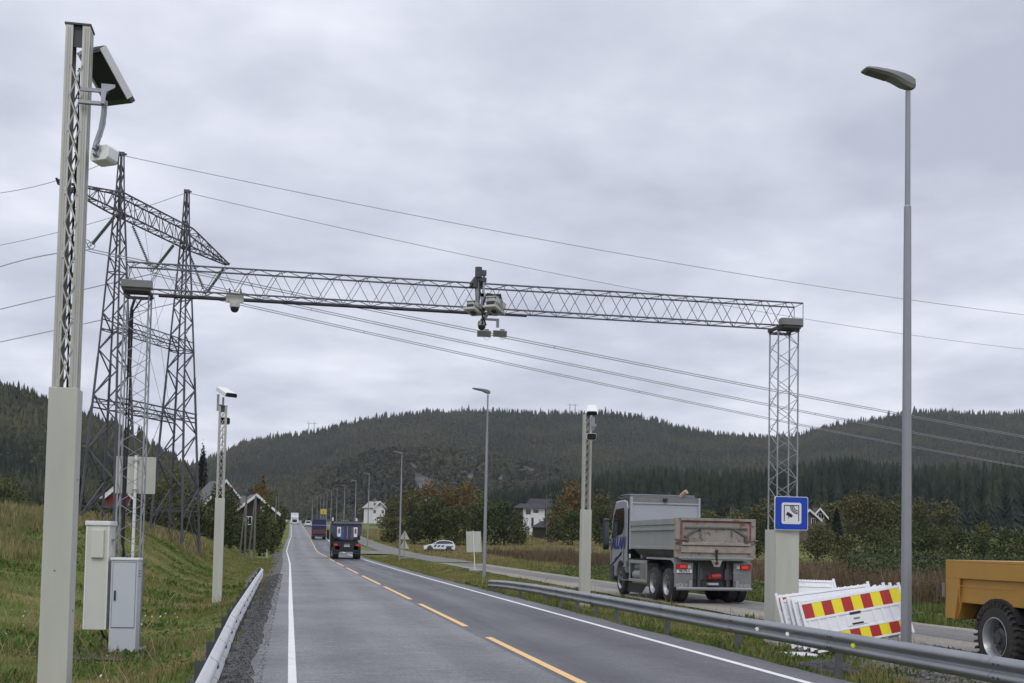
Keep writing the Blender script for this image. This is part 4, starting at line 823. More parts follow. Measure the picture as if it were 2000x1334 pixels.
# low timber post
t=thing('timber_post','short weathered wooden stake standing in the grass right of the cabinets','post',(-3.9,33.0,float(gz(-3.9,33))),0)
m=MB();m.bx(-.05,.05,-.05,.05,-.2,1.12);m.v=[(x+z*.05,y,z) for x,y,z in m.v];m.build('stake',M['wood'],t)
# ================= BLUE SIGN =================
t=thing('road_sign','square blue sign with gantry, camera and radio wave symbol on the right gantry leg','road sign',(10.12,GD-.13,2.12),R(-4))
M['blue']=mat('sign blue',(.003,.05,.42),.35,var=.02);M['swhite']=mat('sign white',(.74,.75,.78),.4,var=.02);M['sblack']=mat('sign black',(.012,.012,.014),.5)
def rr(w,h,r,cx=0,cz=0,n=5):
    P=[]
    for sx,sz,a0 in((1,-1,-90),(1,1,0),(-1,1,90),(-1,-1,180)):
        for i in range(n+1):
            a=R(a0+90*i/n);P.append((cx+sx*(w/2-r)+r*math.cos(a),cz+sz*(h/2-r)+r*math.sin(a)))
    return P
c=.34
MB().prism(rr(.71,.69,.04,0,c),0,.03,'y').build('sign_plate',M['swhite'],t)
MB().prism(rr(.685,.665,.032,0,c),-.004,-.0005,'y').build('blue_field',M['blue'],t)
MB().prism(rr(.42,.44,.045,0,c),-.008,-.0045,'y').build('white_field',M['swhite'],t)
m=MB();m.bx(-.162,-.145,-.012,-.0085,c-.16,c+.17);m.bx(.145,.162,-.012,-.0085,c-.16,c+.17);m.bx(-.1449,.1449,-.012,-.0085,c+.153,c+.17)
for r in(.05,.085,.12,.15):
    P=[]
    for s,rr_ in((1,r+.009),(-1,r-.009)):
        A=[R(172+ i*98/8) for i in range(9)]
        if s<0:A=A[::-1]
        P+=[(.13+rr_*math.cos(a),c+.145+rr_*math.sin(a)) for a in A]
    if r>.05: m.prism([(x,z) for x,z in P],-.012,-.0085,'y')
Rr=Matrix.Rotation(R(30),3,'Y')
def rp_(P,cx,cz,ang):
    ca,sa=math.cos(ang),math.sin(ang);return [(cx+x*ca-z*sa,cz+x*sa+z*ca) for x,z in P]
m.prism(rp_([(-.065,-.035),(.05,-.035),(.05,.035),(-.065,.035)],-.045,c-.03,R(-30)),-.0125,-.0085,'y')
m.prism(rp_([(.051,-.022),(.07,-.03),(.07,.03),(.051,.022)],-.045,c-.03,R(-30)),-.0125,-.0085,'y')
m.bx(-.066,-.056,-.0121,-.0086,c-.12,c-.065);m.build('pictogram',M['sblack'],t)
m=MB();m.bx(-.2,.2,.031,.06,c+.2,c+.24);m.bx(-.2,.2,.031,.06,c-.24,c-.2);m.build('bracket',M['galv'],t)
# ================= SIGN BACKS =================
t=thing('sign_board','large white sign board seen from behind on its white post by the pylon','sign board',(-5.62,45,float(gz(-5.62,45))),R(2))
zb=at(265,933,45.2).z-float(gz(-5.62,45))
m=MB();m.bx(-.70,.70,.06,.10,zb-.68,zb+.68);m.build('board',M['beige'],t);m=MB();m.cyl((0,0,-.3),(0,0,zb+.72),.055,n=12);m.build('post',M['white'],t)
m=MB();m.bx(-.1,.1,-.06,.059,zb+.5,zb+.56);m.bx(-.1,.1,-.06,.059,zb-.58,zb-.52);m.build('clamp',M['galv'],t)
t=thing('sign_board','small tilted white sign board seen from behind by the second street lamp','sign board',(11.3,72.0,0.02),R(-4))
m=MB();m.bx(-.46,.46,.04,.07,1.18,2.46);m.v=[(x-(z-1.8)*.06+ -.1,y,z+x*.03) for x,y,z in m.v];m.build('board',M['beige'],t)
m=MB();m.cyl((0,0,0),(-.16,0,2.5),.03,n=8);m.build('post',M['white'],t)
m=MB();m.lathe([(.36,0),(.36,.1),(.1,.14)],(0,0,0),n=14);m.build('concrete_foot',M['concrete'],t)
t=thing('warning_sign','two white triangular sign backs on one post beside the third street lamp','warning sign',(10.9,113.5,float(gz(10.9,113.5))),0)
m=MB();m.cyl((0,0,-.2),(0,0,2.55),.04,n=8);m.build('post',M['galvp'],t)
for zb in(.98,1.86):
    m=MB();m.prism([(-.48,zb),(.48,zb),(.04,zb+.82),(-.04,zb+.82)],.05,.07,'y');m.build('triangle_plate',M['beige'],t)
m=MB();m.bx(-.5,.5,-.3,.3,0,.12);m.build('concrete_foot',M['concrete'],t,bevel=.03)
t=thing('direction_sign','square yellow road sign standing far off behind the blue truck','road sign',(8.2,300,float(zr(300))),0)
zb=at(635,1000,300).z-float(zr(300));m=MB();m.bx(-.7,.7,0,.05,zb-.62,zb+.62);m.build('sign_plate',mat('yellow sign',(.62,.42,.03),.5),t)
m=MB();m.bx(-.25,.25,-.01,-.001,zb-.15,zb-.03);m.bx(-.05,.05,-.0101,-.0011,zb-.4,zb+.35);m.build('symbol',M['sblack'],t)
m=MB();m.cyl((-.5,.08,0),(-.5,.08,zb),.05,n=6);m.cyl((.5,.08,0),(.5,.08,zb),.05,n=6);m.build('post',M['galvp'],t)
t=thing('marker_post','small white marker post in the grass left of the road','marker post',(*pix(522,118).xy,float(gz(*pix(522,118).xy))),0)
m=MB();m.bx(-.06,.06,-.04,.04,0,.9);m.build('stake',M['beige'],t);m=MB();m.bx(-.061,.061,-.045,-.041,.65,.8);m.build('reflector_band',M['grey'],t)
# ================= BARRIER PANELS =================
def barrier(loc,rz,tilt,lean,label,w=2.02,h=.93,full=True,stripes=0):
    t=thing('barrier_panel',label,'barrier panel',loc,rz,'white striped barrier panels stacked behind the guardrail');t.rotation_euler=(lean,-tilt,rz)
    m=MB();d=.045
    m.bx(0,.05,-d/2,d/2,0,h+.05);m.bx(w-.05,w,-d/2,d/2,0,h+.05);m.bx(.0501,w-.0501,-d/2,d/2,h-.05,h);m.bx(.0501,w-.0501,-d/2,d/2,h-.37,h-.32);m.bx(.0501,w-.0501,-d/2,d/2,.27,.31);m.bx(.0501,w-.0501,-d/2,d/2,.02,.06)
    m.bx(.0501,w-.0501,-.008,.008,.0601,h-.0501)
    for k in range(14): m.cyl((.1+k*(w-.2)/13,0,h),(.1+k*(w-.2)/13,0,h+.016),.016,n=6)
    for k in range(11):
        x=.12+k*(w-.24)/10
        if abs(x-w/2)<.2: continue
        m.bx(x-.028,x+.028,-d*.45,d*.45,.3101,h-.3701)
    m.bx(w/2-.2,w/2+.2,-d*.48,d*.48,.33,h-.40);m.build('panel_frame',M['plastic'],t,bevel=.005)
    m=MB();m.bx(w/2-.11,w/2+.11,-d/2-.002,-.001-d*.48,.54,.585);m.bx(w/2-.11,w/2+.11,-d/2-.002,-.001-d*.48,.345,.38);m.build('grip_slot',M['dark'],t)
    m=MB();m.bx(w/2-.06,w/2+.06,-d/2-.0025,-.001-d*.48,.44,.475);m.build('maker_badge',M['grey'],t)
    ws=w-.10
    for i in range(10):
        red=i%2==0;a=.052+ws*i/10;b=a+ws/10-.002
        if stripes==2 or(stripes==1 and i<1): m=MB();m.bx(a,b,-d/2+.004,-.009,h-.32,h-.051);m.build('red_stripe' if red else 'yellow_stripe',M['sred'] if red else M['syel'],t)
        if stripes==2: m=MB();m.bx(a,b,-d/2+.004,-.009,.0605,.268);m.build('red_stripe' if red else 'yellow_stripe',M['sred'] if red else M['syel'],t)
    for x in(.12,w-.32):
        m=MB();m.bx(x,x+.2,-.02,.02,-.05,-.001);m.build('foot',M['plastic'],t)
    return t
M['sred']=mat('stripe red',(.42,.018,.02),.4,var=.04);M['syel']=mat('stripe yellow',(.85,.72,.02),.4,var=.03)
Zb=21.6
bp=at(1563,1273,Zb);bp.x+=.22
for k in range(5):
    dx_=[0,-.09,-.14,-.22,-.28][k];dy_=.12*k;dzk=[0,.025,.05,.02,.10][k]
    barrier((bp.x+dx_,bp.y+dy_,bp.z+dzk),R(-4+1.0*k),R([10.6,9.6,8.8,8.2,7.6][k]),R(-17),['front striped barrier panel of the leaning stack','second barrier panel of the leaning stack, mostly covered','third barrier panel of the leaning stack, mostly covered','fourth barrier panel, its left post showing','rearmost barrier panel of the leaning stack, its red end stripe showing'][k],w=2.02-.02*k,stripes=[2,0,0,0,1][k])
bp=at(1546,1258,23.6);bp.x+=.1
for k in range(2):
    barrier((bp.x+.35+.1*k,bp.y+.75+.14*k,bp.z+.33+.10*k),R(3),R(-1),R(-28),['front panel of the small white stack behind the leaning barriers','rear panel of the small white stack behind the leaning barriers'][k],w=1.05,full=False)
barrier((at(1545,1268,21.4).x,at(1545,1268,21.4).y,-.22),R(3),R(0),R(-86),'barrier panel lying flat in the grass beneath the stack',w=.55,h=.35,full=False,stripes=1)
# black sheet and stones
def rumple(name,label,cat,c,rx,ry,h,m,seed,n=40,thr=0):
    V=[];Fc=[];q=random.Random(seed)
    for j in range(n):
        for i in range(n):
            u=-1+2*i/(n-1);v=-1+2*j/(n-1);r=math.hypot(u,v);a=math.atan2(v,u);k=1+.25*float(vnoise(math.cos(a)*3,math.sin(a)*3,1,seed))
            e=max(0,1-(r/1.0)**2)
            z=h*(e**.6)*(.45+1.5*abs(float(vnoise(u*2.2+v*4,v*1.5,1,seed)))+.5*float(vnoise(u*9,v*5,1,seed+1)));X=c[0]+u*rx*k;Y=c[1]+v*ry*k
            V.append((u*rx*k,v*ry*k,float(gz(X,Y))-float(gz(c[0],c[1]))+max(-.03,z)-.01))
    Fc=[(j*n+i,j*n+i+1,(j+1)*n+i+1,(j+1)*n+i) for j in range(n-1) for i in range(n-1)]
    o=npmesh(name,np.array(V),np.array(Fc),m);o.location=(c[0],c[1],float(gz(*c)));tag(o,label,cat);return o
p=at(1622,1292,19.0);rumple('plastic_sheet','crumpled black plastic sheet on the grass under the guardrail','plastic sheet',(p.x,p.y),.62,.85,.16,M['sheet'] if 'sheet' in M else M.setdefault('sheet',mat('black sheet',(.010,.010,.012),.45)),3)
# loose stones
q=np.random.default_rng(5);n=5200;X=q.uniform(8.7,11.6,n);D=q.uniform(10.5,20,n);k=(X>9.6+.9*vnoise(D,X,1.3,4))|((D<15.5)&(X>9.0+.6*vnoise(D,0,1.,4)));X=X[k];D=D[k];n=len(X)
oc=np.array([(1,0,0),(0,1,0),(-1,0,0),(0,-1,0),(0,0,.7),(0,0,-.7)]);of=np.array([(0,1,4),(1,2,4),(2,3,4),(3,0,4),(1,0,5),(2,1,5),(3,2,5),(0,3,5)])
s=q.uniform(.02,.06,n)**1.0;a=q.uniform(0,6.28,n);sh=q.uniform(.6,1.4,(n,6,3));v=oc[None]*sh*s[:,None,None];c_,s_=np.cos(a)[:,None],np.sin(a)[:,None]
v=np.stack([v[...,0]*c_-v[...,1]*s_,v[...,0]*s_+v[...,1]*c_,v[...,2]],-1)+np.stack([X,D,gz(X,D)+.045],1)[:,None,:]
tag(npmesh('loose_stones',v.reshape(-1,3),(of[None]+(np.arange(n)*6)[:,None,None]).reshape(-1,3),leafmat('stone greys',[(.06,.065,.065),(.13,.135,.135),(.22,.22,.21)],2,rough=.9)),'loose grey crushed stones beside the nearest street lamp','stones',kind='stuff')
q=np.random.default_rng(6);n=16000;X=np.concatenate([q.uniform(-1.3,-.28,n//2),q.uniform(7.1,7.8,n//2)]);D=9*(60/9)**q.uniform(0,1,n)
s=q.uniform(.006,.014,n)*np.maximum(1,D/22);a=q.uniform(0,6.28,n);sh=q.uniform(.6,1.4,(n,6,3));v=oc[None]*sh*s[:,None,None]+np.stack([X,D,gz(X,D)+.018],1)[:,None,:]
tag(npmesh('shoulder_stones',v.reshape(-1,3),(of[None]+(np.arange(n)*6)[:,None,None]).reshape(-1,3),leafmat('dark stone greys',[(.05,.052,.05),(.08,.08,.078),(.12,.12,.115)],2,rough=.9)),'loose dark grit along both asphalt edges','stones',kind='stuff')
# ================= PYLON =================
def C2W(Xc,Z,z): # lateral and depth in camera ground frame -> world
    return Vector((Xc*math.cos(TH)+Z*math.sin(TH),-Xc*math.sin(TH)+Z*math.cos(TH),z))
ad=Vector((.25,.968));a3=(C2W(ad[0],ad[1],0)).normalized();b3=Vector((a3.y,-a3.x,0))
pc=C2W(-22.25,71.3,0)
py=thing('power_pylon','tall dark lattice steel portal pylon with two masts and one crossarm','pylon',(pc.x,pc.y,2.4))
def A_(t,s,z): return a3*t+b3*s+Vector((0,0,z-2.4))
def w_at(z): return .34+max(0,21.5-z)*.098
ga=lambda p:float(gz(pc.x+p.x,pc.y+p.y))
for tm in(-3.7,3.7):
    m=MB();foot=[]
    top=24.0
    for i,(sa,sb) in enumerate(((-1,-1),(1,-1),(1,1),(-1,1))):
        zb=1.6;pts=[A_(tm+sa*w_at(z)/2,sb*w_at(z)/2,z) for z in(zb,12,21.5,top)]
        pts[-1]=A_(tm+sa*.10,sb*.10,top);pts[0].z=ga(pts[0])-2.4-.2
        for p,q,r in zip(pts[:-1],pts[1:],(.085,.065,.05)): m.cyl(p,q,r,r,4)
        foot.append(pts[0])
    m.build('mast_leg_frame',M['pylon'],py)
    m=MB();zs=[2.9]
    while zs[-1]<20.6: zs.append(zs[-1]+max(.75,w_at(zs[-1])*.92))
    zs+= [21.5,22.2,22.9,23.4]
    for z,z2 in zip(zs[:-1],zs[1:]):
        w1=w_at(z)/2 if z<21.5 else .17-.07*(z-21.5)/2.1;w2=w_at(z2)/2 if z2<21.5 else .17-.07*(z2-21.5)/2.1
        cs=((-1,-1),(1,-1),(1,1),(-1,1))
        for i in range(4):
            p,q=cs[i],cs[(i+1)%4];r=.044 if z<14 else .034
            if (zs.index(z)+i//2*0+ (i in(2,3)))%2==0: m.cyl(A_(tm+p[0]*w1,p[1]*w1,z),A_(tm+q[0]*w2,q[1]*w2,z2),r,n=4,caps=False)
            else: m.cyl(A_(tm+q[0]*w1,q[1]*w1,z),A_(tm+p[0]*w2,p[1]*w2,z2),r,n=4,caps=False)
    for z in(3.4,9.4,13.6,17.0,20.3,21.5):
        w1=w_at(z)/2;cs=((-1,-1),(1,-1),(1,1),(-1,1))
        for i in range(4): m.cyl(A_(tm+cs[i][0]*w1,cs[i][1]*w1,z),A_(tm+cs[(i+1)%4][0]*w1,cs[(i+1)%4][1]*w1,z),.034,n=4,caps=False)
    for i in range(4): # foot braces
        p=foot[i];q=foot[(i+1)%4];mid=(p+q)/2;mid.z=3.6-2.4;m.cyl(p+Vector((0,0,.25)),mid,.03,n=4);m.cyl(q+Vector((0,0,.25)),mid,.03,n=4)
    m.build('mast_bracing',M['pylon'],py)
    m=MB();c=A_(tm,0,top);m.bx(c.x-.18,c.x+.18,c.y-.14,c.y+.14,c.z-.05,c.z+.12);m.bx(c.x-.05,c.x+.30,c.y-.06,c.y+.06,c.z-.02,c.z+.06);m.build('peak_cap',M['pylon'],py)
m=MB();hw=.38;tt=np.linspace(-9.3,9.3,25)
def armz(t):
    u=abs(t);return 21.65-max(0,u-3.9)*.185,20.45+max(0,u-4)*.02
def armw(t): u=abs(t);return hw if u<4.5 else hw*(1-.72*(u-4.5)/4.8)
N4=[]
for t_ in tt:
    zt,zb=armz(t_);w1=armw(t_);N4.append([A_(t_,-w1,zb),A_(t_,w1,zb),A_(t_,w1,zt),A_(t_,-w1,zt)])
for i in range(len(tt)-1):
    P,Q=N4[i],N4[i+1]
    for k in range(4): m.cyl(P[k],Q[k],.052,n=4,caps=False)
    for k in range(4):
        a_,b_=(k,(k+1)%4) if i%2 else ((k+1)%4,k);m.cyl(P[a_],Q[b_],.026,n=4,caps=False)
    if i%2==0:
        for k in range(4): m.cyl(P[k],P[(k+1)%4],.026,n=4,caps=False)
for k in(0,24):
    for j in range(4): m.cyl(N4[k][j],A_(tt[k]*1.035,0,20.75),.05,n=4)
m.build('crossarm',M['pylon'],py)
for z,r in((13.7,.04),(9.1,.055)):
    m=MB();w1=w_at(z)/2
    for s in(-1,1):
        for dz in(0,.55): m.cyl(A_(-3.7-w1,s*w1,z+dz),A_(3.7+w1,s*w1,z+dz),r,n=4)
        xs_=np.linspace(-3.7+w1,3.7-w1,9)
        for i in range(8): m.cyl(A_(xs_[i],s*w1,z+(.55 if i%2 else 0)),A_(xs_[i+1],s*w1,z+(0 if i%2 else .55)),.022,n=4,caps=False)
    for i in range(8): m.cyl(A_(xs_[i],w1*(1 if i%2 else -1),z),A_(xs_[i+1],w1*(-1 if i%2 else 1),z),.022,n=4,caps=False)
    m.build('tie_truss',M['pylon'],py)
m=MB()
for s in(-1,1): m.cyl(A_(-2.4*1,s*.2,9.1),A_(2.6,-s*.9,20.4),.012,n=4);m.cyl(A_(2.4,s*.2,9.1),A_(-2.6,s*.9,20.4),.012,n=4)
m.cyl(A_(3.2,-1.0,9.2),A_(.6,-2.0,2.3),.018,n=4);m.cyl(A_(-3.2,1.0,9.2),A_(-.6,-1.5,2.6),.016,n=4)
m.build('stay_wire',M['galv'],py)
# insulators
PH=[(-6.5,17.75),(0,17.9),(6.5,17.9)]
nm_=['near','middle','far']
for (t0,zi),nn in zip(PH,nm_):
    for s in(-1,1):
        a=pc+a3*t0;top=a3*(2.55*s)+Vector((0,0,20.4-zi))
        it=thing('insulator_string','%s sloping insulator string of the %s V pair under the pylon crossarm'%('left' if s<0 else 'right',nn),'insulator',(a.x,a.y,zi),0,'insulator strings in V pairs under the pylon crossarm')
        dd=top.normalized();L=top.length;m=MB();m.cyl((0,0,0),dd*L,.022,n=5)
        for i in range(22):
            p=dd*(L*(.14+.74*i/21));m.cyl(p,p+dd*.05,.10,.04,n=8)
        mm=M['ins'] if (s>0)==True else M['insd'] if 'insd' in M else M.setdefault('insd',mat('dark glass discs',(.035,.06,.06),.3))
        if nn=='near':mm=M['ins']
        m.build('disc_chain',mm,it)
        m=MB();m.path([dd*.3+Vector((.2*math.cos(k),0,.2*math.sin(k))) for k in np.linspace(0,6.28,13)],.02,5);m.build('guard_ring',M['pylon'],it)
# wires
M['wire']=mat('conductor aluminium',(.32,.33,.35),.5,.1);M['wire2']=mat('ground wire',(.12,.125,.135),.5,.2)
def wire(name,label,cat,p0,qR,qM,ends=(1.55,),r=.027,sep=0,group=None,mt=None,p0Z=None):
    """p0 world attach; end pixel qR=(x,y,Z); mid pixel qM=(x,y); straight in plan, parabola in height"""
    e=at(*qR);pl=e-p0
    # find the depth where the plan line meets the mid column
    ray=CM.to_3x3()@Vector(((qM[0]-PX)/F,(PY-qM[1])/F,-1));# p0+s*pl ~ cam+k*ray (plan)
    det=pl.x*(-ray.y)+ray.x*pl.y;rx_,ry_=-p0.x,-p0.y
    s=(rx_*(-ray.y)+ray.x*ry_)/det;k=(pl.x*ry_-pl.y*rx_)/det;zm=EYE+k*ray.z
    A=np.array([[s,s*s],[1,1]]);cf=np.linalg.solve(A,np.array([zm-p0.z,e.z-p0.z]))
    T=np.linspace(0,ends[0],40);nrm=Vector((pl.y,-pl.x,0)).normalized();obs=[]
    t=thing(name,label,cat,p0,0,group)
    for o_ in((-.5,.5) if sep else (0,)):
        pts=[Vector((pl.x*u,pl.y*u,cf[0]*u+cf[1]*u*u))+nrm*(sep*o_)+Vector((0,0,sep*o_*.45)) for u in T]
        m=MB();m.path(pts,r,5);m.build('conductor',mt or M['wire'],t)
    if sep:
        for u in np.arange(.12,ends[0],.27):
            m=MB();c=Vector((pl.x*u,pl.y*u,cf[0]*u+cf[1]*u*u));m.cyl(c-nrm*sep*.5-Vector((0,0,sep*.22)),c+nrm*sep*.5+Vector((0,0,sep*.22)),.022,n=5);m.build('spacer',mt or M['wire'],t)
    return t
gw='ground wires running from the pylon peaks';cw='twin conductors hanging from the pylon'
P0=[pc+a3*t0+Vector((0,0,zi-.1)) for t0,zi in PH]
PT=[pc+a3*(-3.7)+Vector((0,0,23.95)),pc+a3*3.7+Vector((0,0,23.95))]
wire('power_line','upper of the three twin conductors crossing the sky to the right','power line',P0[0],(2000,853,102),(1000,661),sep=.2,group=cw)
wire('power_line','middle of the three twin conductors crossing the sky to the right','power line',P0[1],(2000,884,118),(1000,688),sep=.2,group=cw)
wire('power_line','lowest of the three twin conductors crossing the sky to the right','power line',P0[2],(2000,912,138),(1000,712),sep=.2,group=cw)
wire('power_line','topmost thin single wire crossing the whole sky to the right edge','power line',PT[0],(2000,615,96),(1000,457),r=.02,group=gw)
wire('power_line','second thin single wire crossing the sky to the right edge','power line',PT[1],(2000,682,118),(1000,517),r=.02,group=gw)
wire('power_line','twin conductor leaving the pylon to the left edge, highest of three','power line',P0[0],(0,521,67),(110,495),(3,),sep=.2,group=cw)
wire('power_line','twin conductor leaving the pylon to the left edge, middle of three','power line',P0[1],(0,604,76),(200,557),(3,),sep=.2,group=cw)
wire('power_line','twin conductor leaving the pylon to the left edge, lowest of three','power line',P0[2],(0,668,87),(107,645),(3,),sep=.2,group=cw)
wire('power_line','thin single wire from the left pylon peak to the left edge','power line',PT[0],(0,377,69),(120,350),(3,),r=.02,group=gw)
wire('power_line','thin single wire from the right pylon peak to the left edge','power line',PT[1],(0,479,79),(176,437),(3,),r=.02,group=gw)
for x,y,h,lb in((608,822,24,'tiny pylon on the ridge left of the hill top'),(1118,787,20,'tiny pylon on the ridge behind the middle camera mast')):
    p=at(x,y+h,2180);t=thing('power_pylon',lb,'pylon',p,0,'tiny pylons on the hill ridge');H=h*2180/F
    m=MB()
    for s in(-1,1):
        m.cyl((s*5-1,0,-8),(s*5,0,H),.7,.4,4);m.cyl((s*5+1.4,0,-8),(s*5,0,H),.5,.3,4)
    m.cyl((-10,0,H*.8),(10,0,H*.8),.5,n=4);m.build('lattice_frame',M['galvp'],t)
# ================= HOUSES, POLES =================
def wallmat(n,c,c2=None): return mat(n,c,.8,col2=c2,scale=1.5,streak=True,var=.12)
M['roofd']=mat('dark roof tiles',(.035,.035,.042),.8,var=.3,scale=4);M['roofg']=mat('grey roof',(.11,.11,.105),.85,var=.2);M['roofw']=mat('pale sheet roof',(.33,.33,.31),.7,var=.2)
def house(xp,Z,ybase,W,L,Hw,Hr,rz,wm,rm,tm,label,wins=((0,.5,.9,1.1),),name='house',chim=True,zb=None):
    """local: gable end faces -Y (towards the camera), ridge along Y"""
    b=pix(xp,Z);z=at(xp,ybase,Z).z if ybase else b.z
    t=thing(name,label,'house',(b.x,b.y,z),rz)
    m=MB();m.prism([(-W/2,-3),(W/2,-3),(W/2,Hw),(0,Hw+Hr),(-W/2,Hw)],0,L,'y');m.build('wall',wm,t)
    ov=.5;k=Hr/(W/2);m=MB();
    for s in(-1,1): m.hexa([(0,-ov,Hw+Hr+.02),(s*(W/2+ov),-ov,Hw-ov*k+.02),(s*(W/2+ov),L+ov,Hw-ov*k+.02),(0,L+ov,Hw+Hr+.02),(0,-ov,Hw+Hr+.2),(s*(W/2+ov),-ov,Hw-ov*k+.2),(s*(W/2+ov),L+ov,Hw-ov*k+.2),(0,L+ov,Hw+Hr+.2)])
    r=m.build('roof',rm,t)
    m=MB()
    for s in(-1,1): m.hexa([(0,-ov-.06,Hw+Hr-.15),(s*(W/2+ov),-ov-.06,Hw-ov*k-.15),(s*(W/2+ov),-ov-.01,Hw-ov*k-.15),(0,-ov-.01,Hw+Hr-.15),(0,-ov-.06,Hw+Hr+.26),(s*(W/2+ov),-ov-.06,Hw-ov*k+.26),(s*(W/2+ov),-ov-.01,Hw-ov*k+.26),(0,-ov-.01,Hw+Hr+.26)])
    m.build('barge_board',tm,r)
    if chim: m=MB();m.bx(-.4,.4,L*.4,L*.4+.8,Hw+Hr-.5,Hw+Hr+1.0);m.build('chimney',M['roofd'] if chim is True else chim,r)
    for (x,z0,w_,h_) in wins:
        m=MB();m.bx(x-w_/2-.1,x+w_/2+.1,-.06,-.005,z0-.1,z0+h_+.1);f=m.build('window',M['white'],t)
        m=MB();m.bx(x-w_/2,x-.04,-.075,-.061,z0,z0+h_);m.bx(x+.04,x+w_/2,-.075,-.061,z0,z0+h_);m.build('pane',M['glass'],f)
    return t
M['wred']=wallmat('red timber',(.20,.028,.024));M['wbrown']=wallmat('dark brown timber',(.035,.022,.018));M['wwhite']=wallmat('white timber',(.70,.70,.69));M['wtan']=wallmat('tan timber',(.15,.115,.085));M['wgrey']=wallmat('grey timber',(.17,.17,.16))
house(228,150,1022,2.6,5,3.6,1.2,R(14),M['wred'],M['roofw'],M['white'],'narrow red house with white gable board behind the left pylon leg',wins=((0.3,1.2,.8,1.0),),chim=False)
house(497,152,1048,5.3,9,3.2,2.1,R(14),M['wbrown'],M['roofg'],M['white'],'dark brown gabled house with thick white barge boards left of the road',wins=((-.9,1.6,.8,.9),(1.0,3.4,.5,.5)))
house(436,158,1040,5,7,4.0,2.9,R(20),M['wgrey'],M['roofg'],M['white'],'half hidden grey house with one white barge board beside the left camera mast',wins=((0,1.5,.8,1.0),),chim=False)
# white modern house with annex
b=pix(1046,300);z=at(1046,1034,300).z
t=thing('house','white modern two storey house with black hipped roof in the middle distance','house',(b.x,b.y,z),R(-10))
m=MB();m.bx(-3.3,2.2,0,7,-2,5.6);m.bx(2.2,3.9,1.5,7,-2,2.2);m.build('wall',M['wwhite'],t)
m=MB();m.hexa([(-6.0,-.9,5.4),(2.9,-.9,5.4),(2.9,7.6,5.4),(-6.0,7.6,5.4),(-4.2,1.8,6.6),(1.0,1.8,6.6),(1.0,5.,6.6),(-4.2,5.,6.6)]);m.build('roof',M['roofd'],t)
m=MB();m.hexa([(-2.8,6.,6.0),(4.4,6.,6.0),(4.4,13,6.0),(-2.8,13,6.0),(-1.4,8.5,8.2),(4.3,8.5,8.2),(4.3,10,8.2),(-1.4,10,8.2)]);m.build('roof',M['roofd'],t)
m=MB();m.bx(2.3,4.2,7.01,12,-2,6.0);m.build('wall',M['wgrey'],t)
for x0,x1,z0,z1 in((-2.6,-1.4,3.8,5.1),(-.7,.6,4.2,5.1),(-1.2,-.6,.8,3.0),(.9,1.15,1.8,2.6)):
    m=MB();m.bx(x0,x1,-.03,-.005,z0,z1);m.build('window',M['glass'],t)
b=pix(1072,262);z=at(1072,1041,262).z
t=thing('garage','low black roofed garage in front of the white modern house','garage',(b.x,b.y,z),R(-8))
m=MB();m.bx(-3.4,3.6,0,5,-1,1.3);m.build('wall',M['wbrown'],t)
m=MB();m.hexa([(-4.,-.5,1.2),(4.0,-.5,1.2),(4.0,5.4,1.2),(-4.,5.4,1.2),(-1.5,2.2,2.7),(1.0,2.2,2.7),(1.0,3,2.7),(-1.5,3,2.7)]);m.build('roof',M['roofd'],t)
m=MB();m.bx(1.4,3.0,-.03,-.005,.0,1.0);m.build('door',M['wgrey'],t)
house(739,420,1006,5.0,6,2.8,2.0,R(30),M['wwhite'],M['roofw'],M['white'],'white many gabled farmhouse with red brick chimney at the wood edge beyond the road',wins=((-2,3.2,.9,1.1),(0,3.2,.9,1.1),(2,3.2,.9,1.1),(-2,.6,1,1.2),(1.5,.6,1,1.2)),chim=mat('brick',(.30,.12,.08),.9))
house(1578,205,1026,4.0,4,1.1,1.5,R(6),M['wtan'],M['roofw'],M['white'],'tan gabled cottage with pale roof right of the blue sign',wins=((1.0,.2,.6,1.0),),chim=False)
house(1600,212,1018,2.1,3.0,1.0,1.2,R(-10),M['wtan'],M['roofd'],M['white'],'taller brown gable with white barge boards behind the tan cottage',wins=((0.3,.5,.8,.8),),chim=False)
def pole(xb,yb,xt,yt,Z,label,r=.12,cross=False,Z2=None,group='wooden utility poles on the left side of the road'):
    a=pix(xb,Z);a.z=min(a.z,at(xb,yb,Z).z)-.3;b=at(xt,yt,Z2 or Z);t=thing('utility_pole',label,'utility pole',a,0,group)
    m=MB();m.cyl((0,0,0),b-a,r,r*.75,8);m.build('shaft',M['wood'],t)
    if cross: m=MB();c=b-a;m.bx(c.x-.55,c.x+.5,c.y-.06,c.y+.06,c.z-.1,c.z+.02);m.bx(c.x-.35,c.x+.3,c.y-.2,c.y+.2,c.z-.65,c.z-.4);m.build('crossarm',M['darkgrey'],t)
    return t
pole(479,1038,482,953,112,'utility pole with a small crossarm before the gabled house',.11,True)
pole(468,1036,481,975,112,'leaning brace pole on the left of the crossarm pole',.09)
pole(485,1038,499,970,112,'leaning brace pole between the two upright poles',.09)
pole(497,1038,500,968,112,'upright utility pole right of the leaning braces',.11)
pole(535,1045,540,969,135,'slim leaning utility pole nearest to the road on the left',.085)
pole(545,1038,544,962,190,'pale utility pole top among the rust trees on the left',.09)
pole(1641,1030,1641,1000,215,'pale short pole behind the tailgate at the wood edge',.07,group='distant poles on the right') if False else pole(1427,1040,1427,991,215,'pale short pole standing above the tailgate',.08,group='distant poles on the right')
pole(1067,1030,1068,966,240,'slim pole standing in front of the white modern house',.1,group='distant poles on the right')
